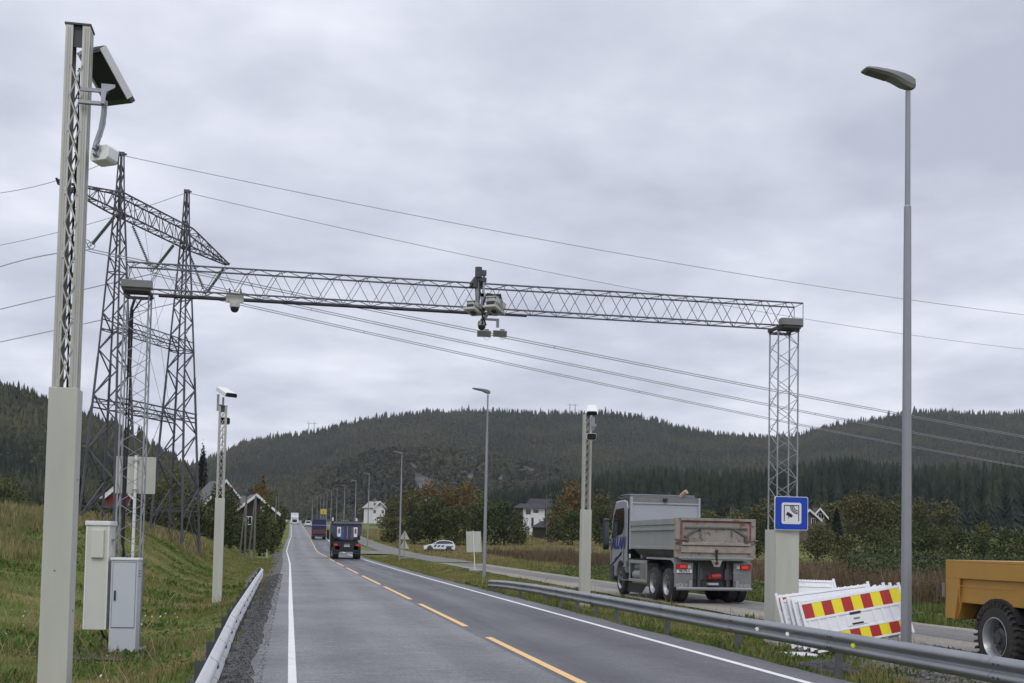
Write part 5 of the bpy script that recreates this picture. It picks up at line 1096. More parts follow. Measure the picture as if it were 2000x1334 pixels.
# ================= VEHICLES =================
M['hubshade']=mat('hub with painted shade',(.085,.087,.09),.6,.3,var=.3,scale=6)  # shade of the recessed wheel dish painted in as a darker grey
def wheel(t,c,r,w,side,dual=False,rimm=None,n=26,part=None):
    """axis along x; side=-1 outer face towards -x"""
    nm=part or 'wheel';m=MB();x0,x1=c[0],c[0]-side*w
    pr=[(r*.62,0),(r*.90,0),(r*.97,.02),(r,.06),(r,w-.06),(r*.97,w-.02),(r*.90,w),(r*.6,w)]
    m.lathe([(a,-side*b) for a,b in pr],(c[0],c[1],c[2]),'x',n,False);m.cyl((c[0]-side*w*.55,c[1],c[2]),(c[0]-side*w,c[1],c[2]),r*.62,n=n)
    wh=m.build(nm,M['tyre'],t,smoothing=True)
    m=MB();rr=r*.60;dep=.10 if dual else .03
    m.lathe([(rr+.01,side*.004),(rr,side*.006),(rr*.92,-side*.03),(rr*.86,-side*(dep+.03)),(rr*.80,-side*(dep+.05))],c,'x',n,False);m.build('rim',rimm or M['rim'],wh,smoothing=True)
    m=MB();m.lathe([(rr*.88,-side*(dep+.031)),(rr*.45,-side*(dep+.01)),(rr*.40,-side*(dep-.06)),(rr*.30,-side*(dep-.08)),(.001,-side*(dep-.085))],c,'x',n,False);m.build('hub',M['hubshade'],wh,smoothing=True)
    m=MB()
    for i in range(8):
        a=i*math.pi/4;m.cyl((c[0]-side*(dep+.00),c[1]+rr*.62*math.cos(a),c[2]+rr*.62*math.sin(a)),(c[0]-side*(dep+.016),c[1]+rr*.62*math.cos(a),c[2]+rr*.62*math.sin(a)),.035*r/.5,n=8)
    m.build('hand_hole',M['dark'],wh)
    return wh
def text(parent,s,size,loc,rot,m,name='lettering',ext=.003,shear=0,bold=0,sx=1.):
    cu=bpy.data.curves.new(name,'FONT');cu.body=s;cu.size=size;cu.extrude=ext;cu.shear=shear;cu.offset=bold;cu.align_x='CENTER'
    o=bpy.data.objects.new(name,cu);COL.objects.link(o);bpy.context.view_layer.update();me=bpy.data.meshes.new_from_object(o);bpy.data.objects.remove(o)
    me.materials.clear();me.materials.append(m);n=bpy.data.objects.new(name,me);COL.objects.link(n);n.parent=parent;n.location=loc;n.rotation_euler=rot;n.scale=(sx,1,1);return n
def cab(t,y0,y1,W,zb,zr_,paint,ax,r,glassm,arch=True,mirror=True,roofextra=True):
    """y0 rear wall, y1 front (y1>y0)"""
    P=[(y0,zb+.15),(y0,zr_-.28),(y0+.12,zr_-.06),(y0+.5,zr_),(y1-.65,zr_-.02),(y1-.28,zr_-.45),(y1-.02,zr_-1.35),(y1+.03,zb+.35),(y1,zb-.45),(ax+r+.12,zb-.45)]
    if arch: P+= [(ax+(r+.12)*math.cos(a),.52+(r+.14)*math.sin(a)) for a in np.linspace(0,math.pi,10) if .52+(r+.14)*math.sin(a)>zb-.45]
    P+= [(ax-r-.12,zb+.0)]
    m=MB();m.prism(P,-W/2,W/2,'x');o=m.build('cab',paint,t,bevel=.05)
    return o
def text_side(*a,**k): return text(*a,**k)
# ---- grey tipper truck ----
M['tgrey']=mat('lorry grey paint',(.33,.345,.37),.38,.15,var=.05,scale=1.2,coat=.2)
M['tbody']=mat('dusty tipper steel',(.25,.265,.25),.65,.1,col2=(.34,.35,.34),scale=1.6,streak=True)
M['tbodyd']=mat('dirty tipper underside',(.12,.125,.12),.8,var=.3)
M['headb']=mat('grey headboard',(.40,.415,.45),.5,.1,var=.04)
def tailmat():
    m=mat('worn tailgate',(.23,.205,.175),.7,0,col2=(.34,.325,.295),scale=1.5,streak=True);t=m.node_tree;p=t.nodes['Principled BSDF'];old=p.inputs['Base Color'].links[0].from_socket
    c=N(t,'ShaderNodeTexCoord');n=N(t,'ShaderNodeTexNoise');n.inputs['Scale'].default_value=5.5;n.inputs['Detail'].default_value=7;n.inputs['Roughness'].default_value=.7;t.links.new(c.outputs['Object'],n.inputs['Vector'])
    r=N(t,'ShaderNodeValToRGB');r.color_ramp.elements[0].position=.52;r.color_ramp.elements[0].color=(0,0,0,1);r.color_ramp.elements[1].position=.63;r.color_ramp.elements[1].color=(1,1,1,1);t.links.new(n.outputs['Fac'],r.inputs[0])
    mx=N(t,'ShaderNodeMix',data_type='RGBA');t.links.new(r.outputs[0],mx.inputs[0]);t.links.new(old,mx.inputs[6]);mx.inputs[7].default_value=(.17,.105,.07,1);t.links.new(mx.outputs[2],p.inputs['Base Color']);return m
M['tail']=tailmat();M['tred']=mat('faded red trim',(.28,.06,.05),.7,var=.4,scale=7);M['tanrail']=mat('tan worn rail',(.33,.28,.24),.75,var=.3,scale=5)
TX,TY=12.82,34.35
t=thing('tipper_truck','grey three axle tipper lorry with worn tailgate driving away on the side road','truck',(TX,TY,.03),0)
cb_=cab(t,5.35,7.5,2.48,1.05,3.34,M['tgrey'],6.15,.52,M['glass'])
m=MB();m.bx(-1.30,1.30,6.95,7.35,.45,1.0);m.build('bumper',M['darkgrey'],cb_)
m=MB();m.prism([(5.75,2.42),(5.95,2.15),(7.25,1.98),(7.02,2.78),(6.75,3.02),(5.78,3.05)],-1.265,-1.245,'x');m.build('side_window',M['glass'],cb_)
m=MB();m.prism([(5.75,2.42),(5.95,2.15),(7.25,1.98),(7.02,2.78),(6.75,3.02),(5.78,3.05)],1.245,1.265,'x');m.build('side_window',M['glass'],cb_)
m=MB();
for a,b in(((5.72,2.95),(5.72,1.05)),((7.28,1.7),(7.28,1.1))): m.box((-1.252,(a[0]),(a[1]+b[1])/2),(.01,.022,a[1]-b[1]))
m.bx(-1.262,-1.25,5.8,5.95,1.86,1.90);m.build('door_seam',M['darkgrey'],cb_)
# roof air deflector & side fairing
m=MB();m.prism([(5.05,3.02),(5.07,3.42),(5.3,3.50),(6.5,3.44),(6.6,3.3),(5.5,3.3),(5.4,3.0)],-1.20,1.20,'x');m.build('air_deflector',M['darkgrey'],cb_,bevel=.04)
m=MB();m.bx(-1.19,1.19,5.3,6.4,3.505,3.53);m.build('deflector_top',M['tgrey'],cb_)
m=MB();m.prism([(5.36,1.3),(5.36,3.0),(5.26,3.0),(5.26,1.3)],-1.22,1.22,'x');m.build('rear_wall',M['dark'],cb_)
for s in(-1,1):
    m=MB();m.prism([(7.38,1.65),(7.5,1.55),(7.58,1.7),(7.58,2.62),(7.5,2.72),(7.38,2.66)],min(s*1.32,s*1.52),max(s*1.32,s*1.52),'x');m.bx(min(s*1.24,s*1.4),max(s*1.24,s*1.4),7.42,7.5,2.62,2.68);m.bx(min(s*1.24,s*1.4),max(s*1.24,s*1.4),7.42,7.5,1.75,1.80);mi=m.build('mirror',M['dark'],cb_,bevel=.03)
    m=MB();m.bx(min(s*1.34,s*1.50),max(s*1.34,s*1.50),7.37,7.379,1.75,2.58);m.build('mirror_glass',M['glassm'] if 'glassm' in M else M.setdefault('glassm',mat('mirror glass',(.16,.18,.2),.1,.6)),mi)
M['tblue']=mat('deep blue lettering',(.018,.022,.20),.5)
for s in(-1,):
    text(cb_,'ALLAN',.60,(-1.262,6.42,1.62),(math.pi/2,R(-0),R(-90)),M['tblue'],shear=.25,bold=.014,sx=.92)
    m=MB();m.path([(-1.255,7.42,.98),(-1.258,7.0,1.10),(-1.258,6.5,1.27),(-1.257,5.95,1.50)],.022,5);m.path([(-1.255,6.9,1.22),(-1.257,6.6,1.31),(-1.255,6.3,1.33),(-1.256,6.05,1.42)],.012,5);m.build('pinstripe',M['tblue'],cb_)
m=MB();m.bx(-1.26,-1.23,5.42,5.75,.98,1.02);m.bx(-1.24,-1.0,5.5,6.0,.5,.54);m.build('step',M['galv'],cb_)
# headboard
m=MB();m.bx(-1.19,1.19,4.92,4.98,1.7,3.36);hb=m.build('headboard',M['headb'],t)
m=MB();m.bx(-1.26,-1.19,4.86,5.02,1.6,3.42);m.bx(1.19,1.26,4.86,5.02,1.6,3.42);m.bx(-1.189,1.189,4.88,4.919,3.18,3.23);m.build('headboard_frame',M['headb'],hb)
m=MB();m.bx(-1.189,1.189,4.90,5.05,3.231,3.40);m.build('top_rail',M['grey'],hb)
m=MB();m.bx(-.10,.04,4.80,4.899,3.28,3.38);m.build('work_lamp',M['dark'],hb)
m=MB();m.path([(.66,5.25,3.0),(.66,5.2,3.42),(.68,5.15,3.52),(.76,5.05,3.62),(.80,5.0,3.65)],.085,10);m.build('exhaust_pipe',mat('sooty tan exhaust',(.45,.32,.22),.6,.2),t,smoothing=True)
# dump body
m=MB()
for s in(-1,1):
    x0,x1=sorted((s*1.24,s*1.17));m.bx(x0,x1,.05,4.85,1.66,2.56)
    x0,x1=sorted((s*1.275,s*1.15));m.bx(x0,x1,.05,4.87,2.40,2.58)
    x0,x1=sorted((s*1.29,s*1.20));m.hexa([(x0,.05,2.22),(x1,.05,2.22),(x1,4.8,2.22),(x0,4.8,2.22),(x0,.05,2.30),(x1,.05,2.30),(x1,4.8,2.30),(x0,4.8,2.30)])
    x0,x1=sorted((s*1.27,s*1.18));m.bx(x0,x1,.05,4.8,1.62,1.70)
m.build('side_board',M['tbody'],t,bevel=.008)
m=MB();m.prism([(-1.22,1.62),(1.22,1.62),(.85,1.28),(-.85,1.28)],.05,4.6,'y');m.bx(-1.17,1.17,.06,4.9,1.619,1.70);m.build('floor_pan',M['tbodyd'],t)
m=MB()
for s in(-1,1): x0,x1=sorted((s*1.14,s*1.29));m=MB();m.bx(x0,x1,-.06,.10,1.38,2.60);m.build('corner_post',M['tail'],t,bevel=.01)
m=MB();m.bx(-1.139,1.139,-.07,-.01,1.42,2.52);tg=m.build('tailgate',M['tail'],t)
m=MB();m.bx(-1.139,1.139,-.13,-.0,2.521,2.60);m.build('top_bar',M['tail'],tg)
m=MB();m.bx(-1.10,1.10,-.082,-.0705,2.47,2.52);m.bx(-1.137,-1.08,-.081,-.0704,1.9,2.469);m.bx(1.08,1.137,-.081,-.0704,1.9,2.469);m.bx(-1.08,-1.03,-.081,-.0704,1.52,1.74);m.bx(1.04,1.09,-.081,-.0704,1.52,1.74);m.build('red_trim',M['tred'],tg)
m=MB();m.bx(-1.10,1.10,-.15,-.0705,1.77,1.86);m.build('cross_rail',M['tanrail'],tg,bevel=.01)
m=MB();m.bx(-1.12,1.12,-.115,-.0706,1.55,1.735);m.build('lower_panel',M['tanrail'],tg)
m=MB();m.bx(-1.0,1.0,-.12,-.0707,2.29,2.33);
for s in(-1,1):
    m.hexa([(s*.98,-.12,2.02),(s*1.04,-.12,2.05),(s*1.04,-.071,2.05),(s*.98,-.071,2.02),(s*.55,-.12,2.27),(s*.60,-.12,2.29),(s*.60,-.071,2.29),(s*.55,-.071,2.27)]);m.bx(min(s*.48,s*.52),max(s*.48,s*.52),-.12,-.0708,2.05,2.28)
m.build('stiffener',M['tbodyd'],tg)
for s in(-1,1):
    m=MB();m.bx(min(s*.90,s*1.0),max(s*.90,s*1.0),-.17,-.071,1.86,2.02);m.cyl((s*.95,-.16,1.92),(s*1.34,-.14,1.93),.03,n=8);m.build('hinge_arm',mat('rusty steel',(.14,.09,.07),.85,var=.4,scale=9) if s<0 else bpy.data.materials['rusty steel'],tg)
m=MB();m.prism([(-1.15,1.42),(1.15,1.42),(1.02,1.32),(-1.10,1.32)],-.10,.02,'y');m.bx(-1.2,1.2,-.13,-.101,1.36,1.41);m.build('tail_sill',M['tbody'],t)
m=MB();m.prism([(-.18,1.33),(.18,1.33),(.10,1.12),(-.08,1.12)],-.16,-.11,'y');m.build('hook_plate',M['tail'],t)
m=MB();m.cyl((0,-.17,1.24),(0,-.15,1.24),.05,n=10);m.cyl((0,-.16,1.6),(0,-.10,1.6),.05,n=10);m.bx(-.03,.03,-.16,-.12,1.3,1.55);m.build('latch',M['dark'],t)
text(t,'MERYD',.12,(-.72,-.118,1.60),(math.pi/2,0,0),M['tbodyd'],shear=.2) if False else None
# chassis
m=MB();m.bx(-.45,-.36,.1,6.9,.72,1.05);m.bx(.36,.45,.1,6.9,.72,1.05);m.bx(-.9,.9,.25,.35,.72,1.28);m.bx(-.62,.62,.30,.60,.50,1.0);m.bx(-.35,.35,.9,6.8,.6,1.25);m.bx(-.8,.8,4.2,5.2,.95,1.35);m.bx(-.50,-.42,.12,.3,.5,1.25);m.bx(.42,.50,.12,.3,.5,1.25)
m.bx(-1.0,-.62,.2,.3,1.18,1.3);m.bx(.62,1.0,.2,.3,1.18,1.3);m.cyl((-.6,.9,.52),(.6,.9,.52),.17,n=10);m.cyl((-.6,2.3,.52),(.6,2.3,.52),.17,n=10);m.build('chassis',M['darkgrey'],t)
m=MB();m.bx(-.16,.14,.06,.24,.74,.86);m.cyl((-.10,.0,.81),(.18,.0,.83),.085,n=12);m.build('tow_coupling',mat('coupling red',(.33,.03,.03),.5),t)
m=MB();m.bx(-.2,.12,-.02,.2,.56,.63);m.build('coupling_plate',M['headb'],t)
m=MB();m.cyl((-1.2,.05,.44),(1.2,.05,.44),.055,n=10);m.bx(-.8,-.7,.06,.3,.44,.7);m.bx(.7,.8,.06,.3,.44,.7);m.build('underrun_bar',M['galvp'],t)
for s in(-1,1):
    a=min(s*1.24,s*.66);b=max(s*1.24,s*.66)
    m=MB();m.bx(a,b,.14,.17,.48,.92);f=m.build('mud_flap',M['grey'],t)
    text(f,'VOLVO',.135,((a+b)/2,.138,.50),(math.pi/2,0,0),M['flapw'] if 'flapw' in M else M.setdefault('flapw',mat('flap lettering',(.42,.43,.42),.6)),bold=.004,sx=1.15)
    m=MB();m.prism([(.16,.9),(.10,1.22),(.45,1.36),(3.05,1.36),(3.05,1.30),(.50,1.30),(.22,1.18),(.24,.9)],a,b,'x');m.build('fender',M['tbody'],t)
    m=MB();a2=min(s*1.20,s*.86);b2=max(s*1.20,s*.86);m.bx(a2,b2,.06,.135,1.04,1.19);l=m.build('tail_light',M['redoff'],t)
    m=MB();m.bx(min(s*1.10,s*.90),max(s*1.10,s*.90),.05,.0599,1.07,1.16);m.build('lit_lens',M['red'],l)
    m=MB();m.bx(min(s*.84,s*.74),max(s*.84,s*.74),.08,.13,1.06,1.17);m.build('square_reflector',M['lgrey'],t)
    for y in(.9,2.3):
        wheel(t,(s*1.24,y,.52),.52,.28,s,True);wheel(t,(s*.94,y,.52),.52,.28,s,True,M['darkgrey'],part='inner_wheel')
    wheel(t,(s*1.22,6.15,.50),.50,.30,s)
m=MB();m.bx(-1.18,-.70,.10,.13,.921,1.02);pl=m.build('number_plate',M['swhite'],t)
text(pl,'VM 58510',.105,(-.94,.099,.935),(math.pi/2,0,0),M['sblack'],bold=.003,sx=.80)
m=MB();m.bx(-.99,-.98,.2,.2,1,1);
m=MB();m.bx(-1.20,-1.16,3.15,5.25,1.12,1.24);m.bx(-1.20,-1.16,3.15,5.25,.50,.60);m.bx(-1.2,-1.16,5.1,5.2,.60,1.12);m.bx(-1.2,-1.16,3.15,3.22,.60,1.12);m.build('side_guard',M['tbody'],t,bevel=.01)
m=MB();m.bx(-1.19,-.75,3.2,4.0,.48,1.14);m.build('tool_box',M['grey'],t,bevel=.03)
m=MB();m.cyl((-.95,4.1,.72),(-.95,5.0,.72),.20,n=14);m.cyl((-1.0,4.3,1.0),(-1.0,4.9,1.0),.1,n=12);m.bx(-1.0,-.8,4.3,4.5,1.3,1.5);m.build('air_tank',M['galvp'],t,smoothing=True)
m=MB();m.prism([(3.3,.45),(5.4,.45),(5.5,.12),(3.9,.12)],-1.15,-1.12,'x');m.build('side_skirt',M['dark'],t)
m=MB();m.bx(-1.22,-1.20,5.0,5.16,1.30,1.44);m.build('marker_tag',M['swhite'],t)
# ---- black dumper truck with half-pipe body ----
M['bblack']=mat('gloss black paint',(.012,.012,.014),.3,coat=.3);M['purple']=mat('blue violet body side',(.055,.055,.13),.5);M['tblue2']=mat('mid blue panel',(.03,.10,.30),.5)
BX,BY=4.98,104.6;t=thing('tipper_truck','black tipper lorry with rounded blue and black tailgate driving away in the right lane','truck',(BX,BY,float(zr(105))+.01),0)
cb_=cab(t,5.4,7.6,2.48,1.05,3.25,M['bblack'],6.2,.52,M['glass'])
m=MB();m.bx(-1.16,1.16,5.5,5.9,3.26,3.42);m.bx(-1.24,1.24,5.2,5.4,3.2,3.3);m.build('roof_bar',M['dark'],cb_)
for s in(-1,1):
    m=MB();m.bx(min(s*1.02,s*1.16),max(s*1.02,s*1.16),5.45,5.6,3.43,3.72);m.build('roof_beacon',M['white'],cb_)
    m=MB();m.bx(min(s*1.32,s*1.56),max(s*1.32,s*1.56),7.3,7.5,1.7,2.6);m.build('mirror',M['dark'],cb_)
for k in range(4):
    m=MB();m.cyl((-.3+.2*k,5.44,3.46),(-.3+.2*k,5.5,3.46),.06,n=8);m.build('roof_lamp',M['galvp'],cb_)
hp=[(-1.26,2.95),(-1.26,2.35),(-.95,1.85),(-.45,1.62),(.45,1.62),(.95,1.85),(1.26,2.35),(1.26,2.95)]
m=MB();m.prism([(x*.995,z) for x,z in hp],.12,4.9,'y');m.build('dump_body',M['purple'],t)
m=MB();m.prism(hp,.0,.10,'y');tg=m.build('tailgate',M['purple'],t)
m=MB();m.prism([(-1.26,2.35),(-.95,1.85),(-.45,1.62),(.45,1.62),(.95,1.85),(1.26,2.35),(1.20,2.35),(.90,1.92),(.43,1.70),(-.43,1.70),(-.90,1.92),(-1.20,2.35)],-.05,-.001,'y');m.build('rim_frame',M['dark'],tg)
for x0,x1,mm in((-.60,-.30,'tblue2'),(-.24,-.06,'dgp'),(.06,.4,'dgp')):
    if mm=='dgp' and mm not in M:M['dgp']=mat('dark grey panel',(.05,.055,.07),.5)
    m=MB();m.bx(x0,x1,-.02,-.001,1.78,2.80);m.build('door_panel',M[mm],tg)
for s in(-1,1):
    c=s*.72;m=MB();m.prism([(c-.15,1.95+(.0 if s<0 else .0)),(c+.15,1.95),(c+.17,2.80),(c-.17,2.80)],-.03,-.001,'y');q=m.build('poster_panel',M['white'],tg)
    m=MB();m.prism([(c-.07,2.2),(c+.08,2.25),(c+.10,2.6),(c-.02,2.72),(c-.10,2.5)],-.036,-.031,'y');m.build('poster_figure',M['tanfig'] if 'tanfig' in M else M.setdefault('tanfig',mat('brown print',(.22,.12,.08),.6)),q)
m=MB();m.bx(-.02,.03,-.03,-.001,1.75,2.85);m.bx(.40,.43,-.03,-.001,1.8,2.8);m.build('panel_seam',M['galvp'],tg)
m=MB();m.bx(-1.27,1.27,-.04,4.8,2.951,3.10);m.prism([(-.04,3.1),(.5,3.30),(4.8,3.30),(4.8,3.1)],-1.22,1.22,'x');m.build('sheet_roll',M['dark'],t)
m=MB();m.bx(-1.0,1.0,.1,6.5,.62,1.55);m.bx(-1.22,1.22,.05,.12,.62,.82);m.bx(-.42,.42,-.02,.05,.82,1.45);m.build('chassis',M['bblack'],t)
m=MB();m.cyl((-.7,.02,.48),(.55,.02,.48),.045,n=8);m.build('underrun_bar',M['galv'],t)
m=MB();m.bx(-.26,.26,-.04,-.021,1.08,1.19);m.build('number_plate',M['lgrey'],t)
m=MB();m.bx(-.24,.24,-.04,-.021,1.25,1.33);m.build('rear_badge',M['galvp'],t)
for s in(-1,1):
    m=MB();m.bx(min(s*1.18,s*.78),max(s*1.18,s*.78),-.0,.049,1.14,1.34);l=m.build('tail_light',M['redoff'],t)
    m=MB();m.bx(min(s*1.08,s*.84),max(s*1.08,s*.84),-.02,-.001,1.18,1.28);m.build('lit_lens',M['red'],l)
    m=MB();m.bx(min(s*1.22,s*.62),max(s*1.22,s*.62),.1,.13,.42,1.12);m.build('mud_flap',M['dark'],t)
    for y in(.9,2.3): wheel(t,(s*1.24,y,.52),.52,.56,s,True,n=18)
    wheel(t,(s*1.22,6.2,.5),.5,.3,s,n=18)
# ---- blue lorry ----
t=thing('box_truck','dark blue canvas topped lorry with rusty brown rear farther up the right lane','truck',(5.15,212,float(zr(212))+.01),0)
M['navyc']=mat('navy canvas',(.015,.018,.085),.7);M['rusty']=mat('red brown tail',(.10,.042,.036),.7,var=.4,scale=4)
m=MB();m.bx(-1.2,1.2,.0,5.5,2.55,3.35);m.prism([(-1.2,3.35),(1.2,3.35),(1.05,3.5),(-1.05,3.5)],0,5.5,'y');m.build('canvas_top',M['navyc'],t)
m=MB();m.bx(-1.22,1.22,-.02,5.5,1.75,2.549);m.build('load_body',M['navyc'],t);m=MB();m.bx(-1.24,1.24,-.04,-.021,2.45,2.56);m.build('body_rail',M['galvp'],t)
m=MB();m.bx(-1.22,1.22,-.05,.2,.95,1.749);m.build('rear_panel',M['rusty'],t)
for s in(-1,1):
    m=MB();m.bx(min(s*1.15,s*.75),max(s*1.15,s*.75),-.08,-.051,1.2,1.4);m.build('tail_light',M['redoff'],t)
    for y in(.9,2.3,6.0): wheel(t,(s*1.22,y,.5),.5,.5,s,n=14)
m=MB();m.bx(-1.2,1.2,.2,6.5,.5,1.0);m.cyl((-.7,-.05,.5),(.7,-.05,.5),.06,n=6);m.build('chassis',M['darkgrey'],t)
cab(t,5.7,7.6,2.4,1.05,3.1,M['navyc'],6.4,.5,None)
# ---- oncoming white lorry ----
t=thing('articulated_truck','white lorry with blue grille coming towards the camera far up the road','truck',(1.52,402,float(zr(402))+.01),R(180))
cb_=cab(t,-1.9,0.3,2.5,1.0,3.7,M['white'],-.9,.5,None)
m=MB();m.hexa([(-1.1,.34,1.95),(1.1,.34,1.95),(1.1,.30,1.95),(-1.1,.30,1.95),(-1.1,.12,2.65),(1.1,.12,2.65),(1.1,.05,2.65),(-1.1,.05,2.65)]);m.build('windscreen',M['glass'],cb_)
m=MB();m.bx(-.75,.75,.335,.38,.55,1.6);m.build('grille',M['navyc'],cb_);m=MB();m.bx(-1.25,1.25,.30,.40,.3,.6);m.build('bumper',M['white'],cb_)
m=MB();m.bx(-1.2,1.2,-.2,.1,3.45,3.62);m.build('sun_visor',M['white'],cb_)
for s in(-1,1):
    m=MB();m.bx(min(s*1.15,s*.8),max(s*1.15,s*.8),.35,.40,.75,.95);m.build('headlight',M['swhite'],cb_)
    m=MB();m.bx(min(s*1.3,s*1.5),max(s*1.3,s*1.5),.1,.25,1.8,2.5);m.build('mirror',M['dark'],cb_)
    wheel(t,(s*1.2,-.9,.5),.5,.35,s,n=14);wheel(t,(s*1.2,-9,.5),.5,.35,s,n=14)
m=MB();m.bx(-1.25,1.25,-12,-2.1,1.1,3.9);m.build('trailer_box',M['lgrey'],t)
# ---- cars ----
def car(name,label,X,D,rz,paint,L=4.3,W=1.78,H=1.48,suv=False,zg=None,group=None,stripes=False,rear=True,sp=1.):
    """front points to local +Y; origin under the middle"""
    z=float(gz(X,D)) if zg is None else zg;t=thing(name,label,'car',(X,D,z),rz,group);h=L/2;r=.32
    if suv: P=[(-h,.35),(-h,.95),(-h+.05,1.0),(-h+.08,1.05),(h-1.25,1.05),(h-.2,.95),(h,.75),(h,.35)];R_=[(-h+.1,1.05),(-h+.25,H-.05),(-h+.5,H),(h-2.1,H),(h-1.3,1.05)]
    else: P=[(-h,.35),(-h,.85),(-h+.05,1.0),(-h+.3,1.04),(h-1.2,.98),(h-.45,.82),(h-.05,.62),(h,.35)];R_=[(-h+.12,1.02),(-h+.35,H-.16),(-h+.8,H-.03),(-h+1.6,H),(h-2.0,H-.06),(h-1.05,.96)]
    def arch(P):
        out=[(h-.55 if False else h,.22)];o=[]
        for cy in(h-.85,-h+.85):
            o+=[(cy+.38*math.cos(a),.32+.38*math.sin(a)) for a in np.linspace(0,math.pi,9) if .32+.38*math.sin(a)>.22]
        return P+[(h-.03,.22)]+o+[(-h+.03,.22)]
    m=MB();m.prism(arch(P),-W/2,W/2,'x');b=m.build('body',paint,t,bevel=.05)
    m=MB();i=len(m.v);n=len(R_)
    m.prism(R_,-W/2+.03,W/2-.03,'x')
    m.v=[(x*(1-.18*max(0,min(1,(zz-1.0)/(H-1.0)))),y,zz) for x,y,zz in m.v];m.build('cabin',paint,t,bevel=.03)
    Q=[(y*(.93)+(-.03),1.03+(zz-1.03)*.86) for y,zz in R_]
    for s in(-1,1):
        m=MB();x0=s*(W/2-.035)
        vs=[];
        for y,zz in Q: vs.append((s*(W/2-.022)*(1-.18*max(0,min(1,(zz-1.0)/(H-1.0)))),y,zz))
        for y,zz in Q: vs.append((s*(W/2-.06)*(1-.18*max(0,min(1,(zz-1.0)/(H-1.0)))),y,zz))
        n=len(Q);m.v=vs;m.face(list(range(n)));m.face(list(range(n,2*n)));
        for j in range(n): m.face([j,(j+1)%n,n+(j+1)%n,n+j])
        m.build('side_window',M['glass'],t)
        for y in(h-.85,-h+.85): wheel(t,(s*(W/2-.01),y,.32),.32,.2,s,n=18)
        m=MB();m.bx(min(s*(W/2-.05),s*(W/2-.4)),max(s*(W/2-.05),s*(W/2-.4)),-h-.02,-h+.05,.72,.92);m.build('tail_light',M['redoff'],t)
        m=MB();m.bx(min(s*(W/2-.08),s*(W/2-.42)),max(s*(W/2-.08),s*(W/2-.42)),h-.30,h-.02,.62,.74);m.build('headlight',M['swhite'],t)
        m=MB();m.bx(min(s*(W/2),s*(W/2+.16)),max(s*(W/2),s*(W/2+.16)),h-1.65,h-1.5,.98,1.1);m.build('mirror',paint,t)
    m=MB();m.bx(-W/2+.28,W/2-.28,-h+.02,-h+.30,1.08,H-.14);m.build('rear_window',M['glass'],t)
    m=MB();yb=h-1.3 if suv else h-1.05;m.hexa([(-W/2+.2,yb+.06,1.0),(W/2-.2,yb+.06,1.0),(W/2-.2,yb-.1,1.0),(-W/2+.2,yb-.1,1.0),(-W/2+.3,yb-.66,H-.1),(W/2-.3,yb-.66,H-.1),(W/2-.3,yb-.8,H-.1),(-W/2+.3,yb-.8,H-.1)]);m.build('windscreen',M['glass'],t)
    m=MB();m.bx(-W/2+.1,W/2-.1,-h-.03,-h+.02,.28,.5);m.bx(-.55,.55,h-.02,h+.02,.32,.5);m.build('bumper_trim',M['dark'],t)
    if stripes:
        for s in(-1,1):
            m=MB();x0,x1=sorted((s*(W/2+.002),s*(W/2+.008)))
            for k in range(3): m.prism([(h-1.6-.5*k,.6),(h-1.3-.5*k,.6),(h-1.45-.5*k,.85),(h-1.75-.5*k,.85)],x0,x1,'x')
            m.prism([(-h+.3,.62),(h-2.9,.62),(h-3.0,.74),(-h+.3,.74)],x0,x1,'x');m.build('side_stripe',M['tblue2'],t)
            m=MB();m.prism([(h-1.0,.70),(h-.5,.66),(h-.4,.74),(h-1.0,.84)],x0,x1,'x');m.build('front_stripe',M['tealp'] if 'tealp' in M else M.setdefault('tealp',mat('teal stripe',(.03,.20,.16),.5)),t)
    return t
M['cwhite']=mat('white car paint',(.74,.75,.76),.3,coat=.4,var=.02);M['csilver']=mat('silver car paint',(.35,.36,.37),.35,.3,coat=.3,var=.02)
pc_=pix(858,158);car('patrol_car','white patrol car with blue and teal side stripes parked beyond the junction','' and 0 or pc_.x,pc_.y,R(90)-TH+R(6),M['cwhite'],L=4.2,H=1.5,stripes=True,zg=float(gz(pc_.x,pc_.y))+.02)
car('pickup_car','white car with dark windows driving away behind the blue lorry',5.25,352,0,M['cwhite'],L=4.7,W=1.9,H=1.8,suv=True,zg=float(zr(352))+.01)
car('dark_car','dark car just left of the far white car in the right lane',5.0,420,0,M['bblack'],L=4.5,H=1.6,suv=True,zg=float(zr(420))+.01)
a=pix(562.5,420);car('parked_car','small white car far off at the left of the oncoming lorry',-1.9,432,R(180),M['cwhite'],L=4.3,H=1.5,zg=float(zr(432))+.1)
car('parked_car','leftmost tiny white car at the road crest',-3.8,440,R(180),M['cwhite'],L=4.3,H=1.6,suv=True,zg=float(zr(440))+.1)
# ---- yellow trailer ----
M['yel']=mat('ochre yellow paint',(.44,.235,.045),.5,var=.07,scale=1.2,streak=True);M['yeld']=mat('ochre yellow edge',(.52,.27,.06),.6,var=.2,scale=5)
t=thing('dump_trailer','ochre yellow dump trailer cut off by the right edge of the photo','trailer',(10.92,18.25,.0),0)
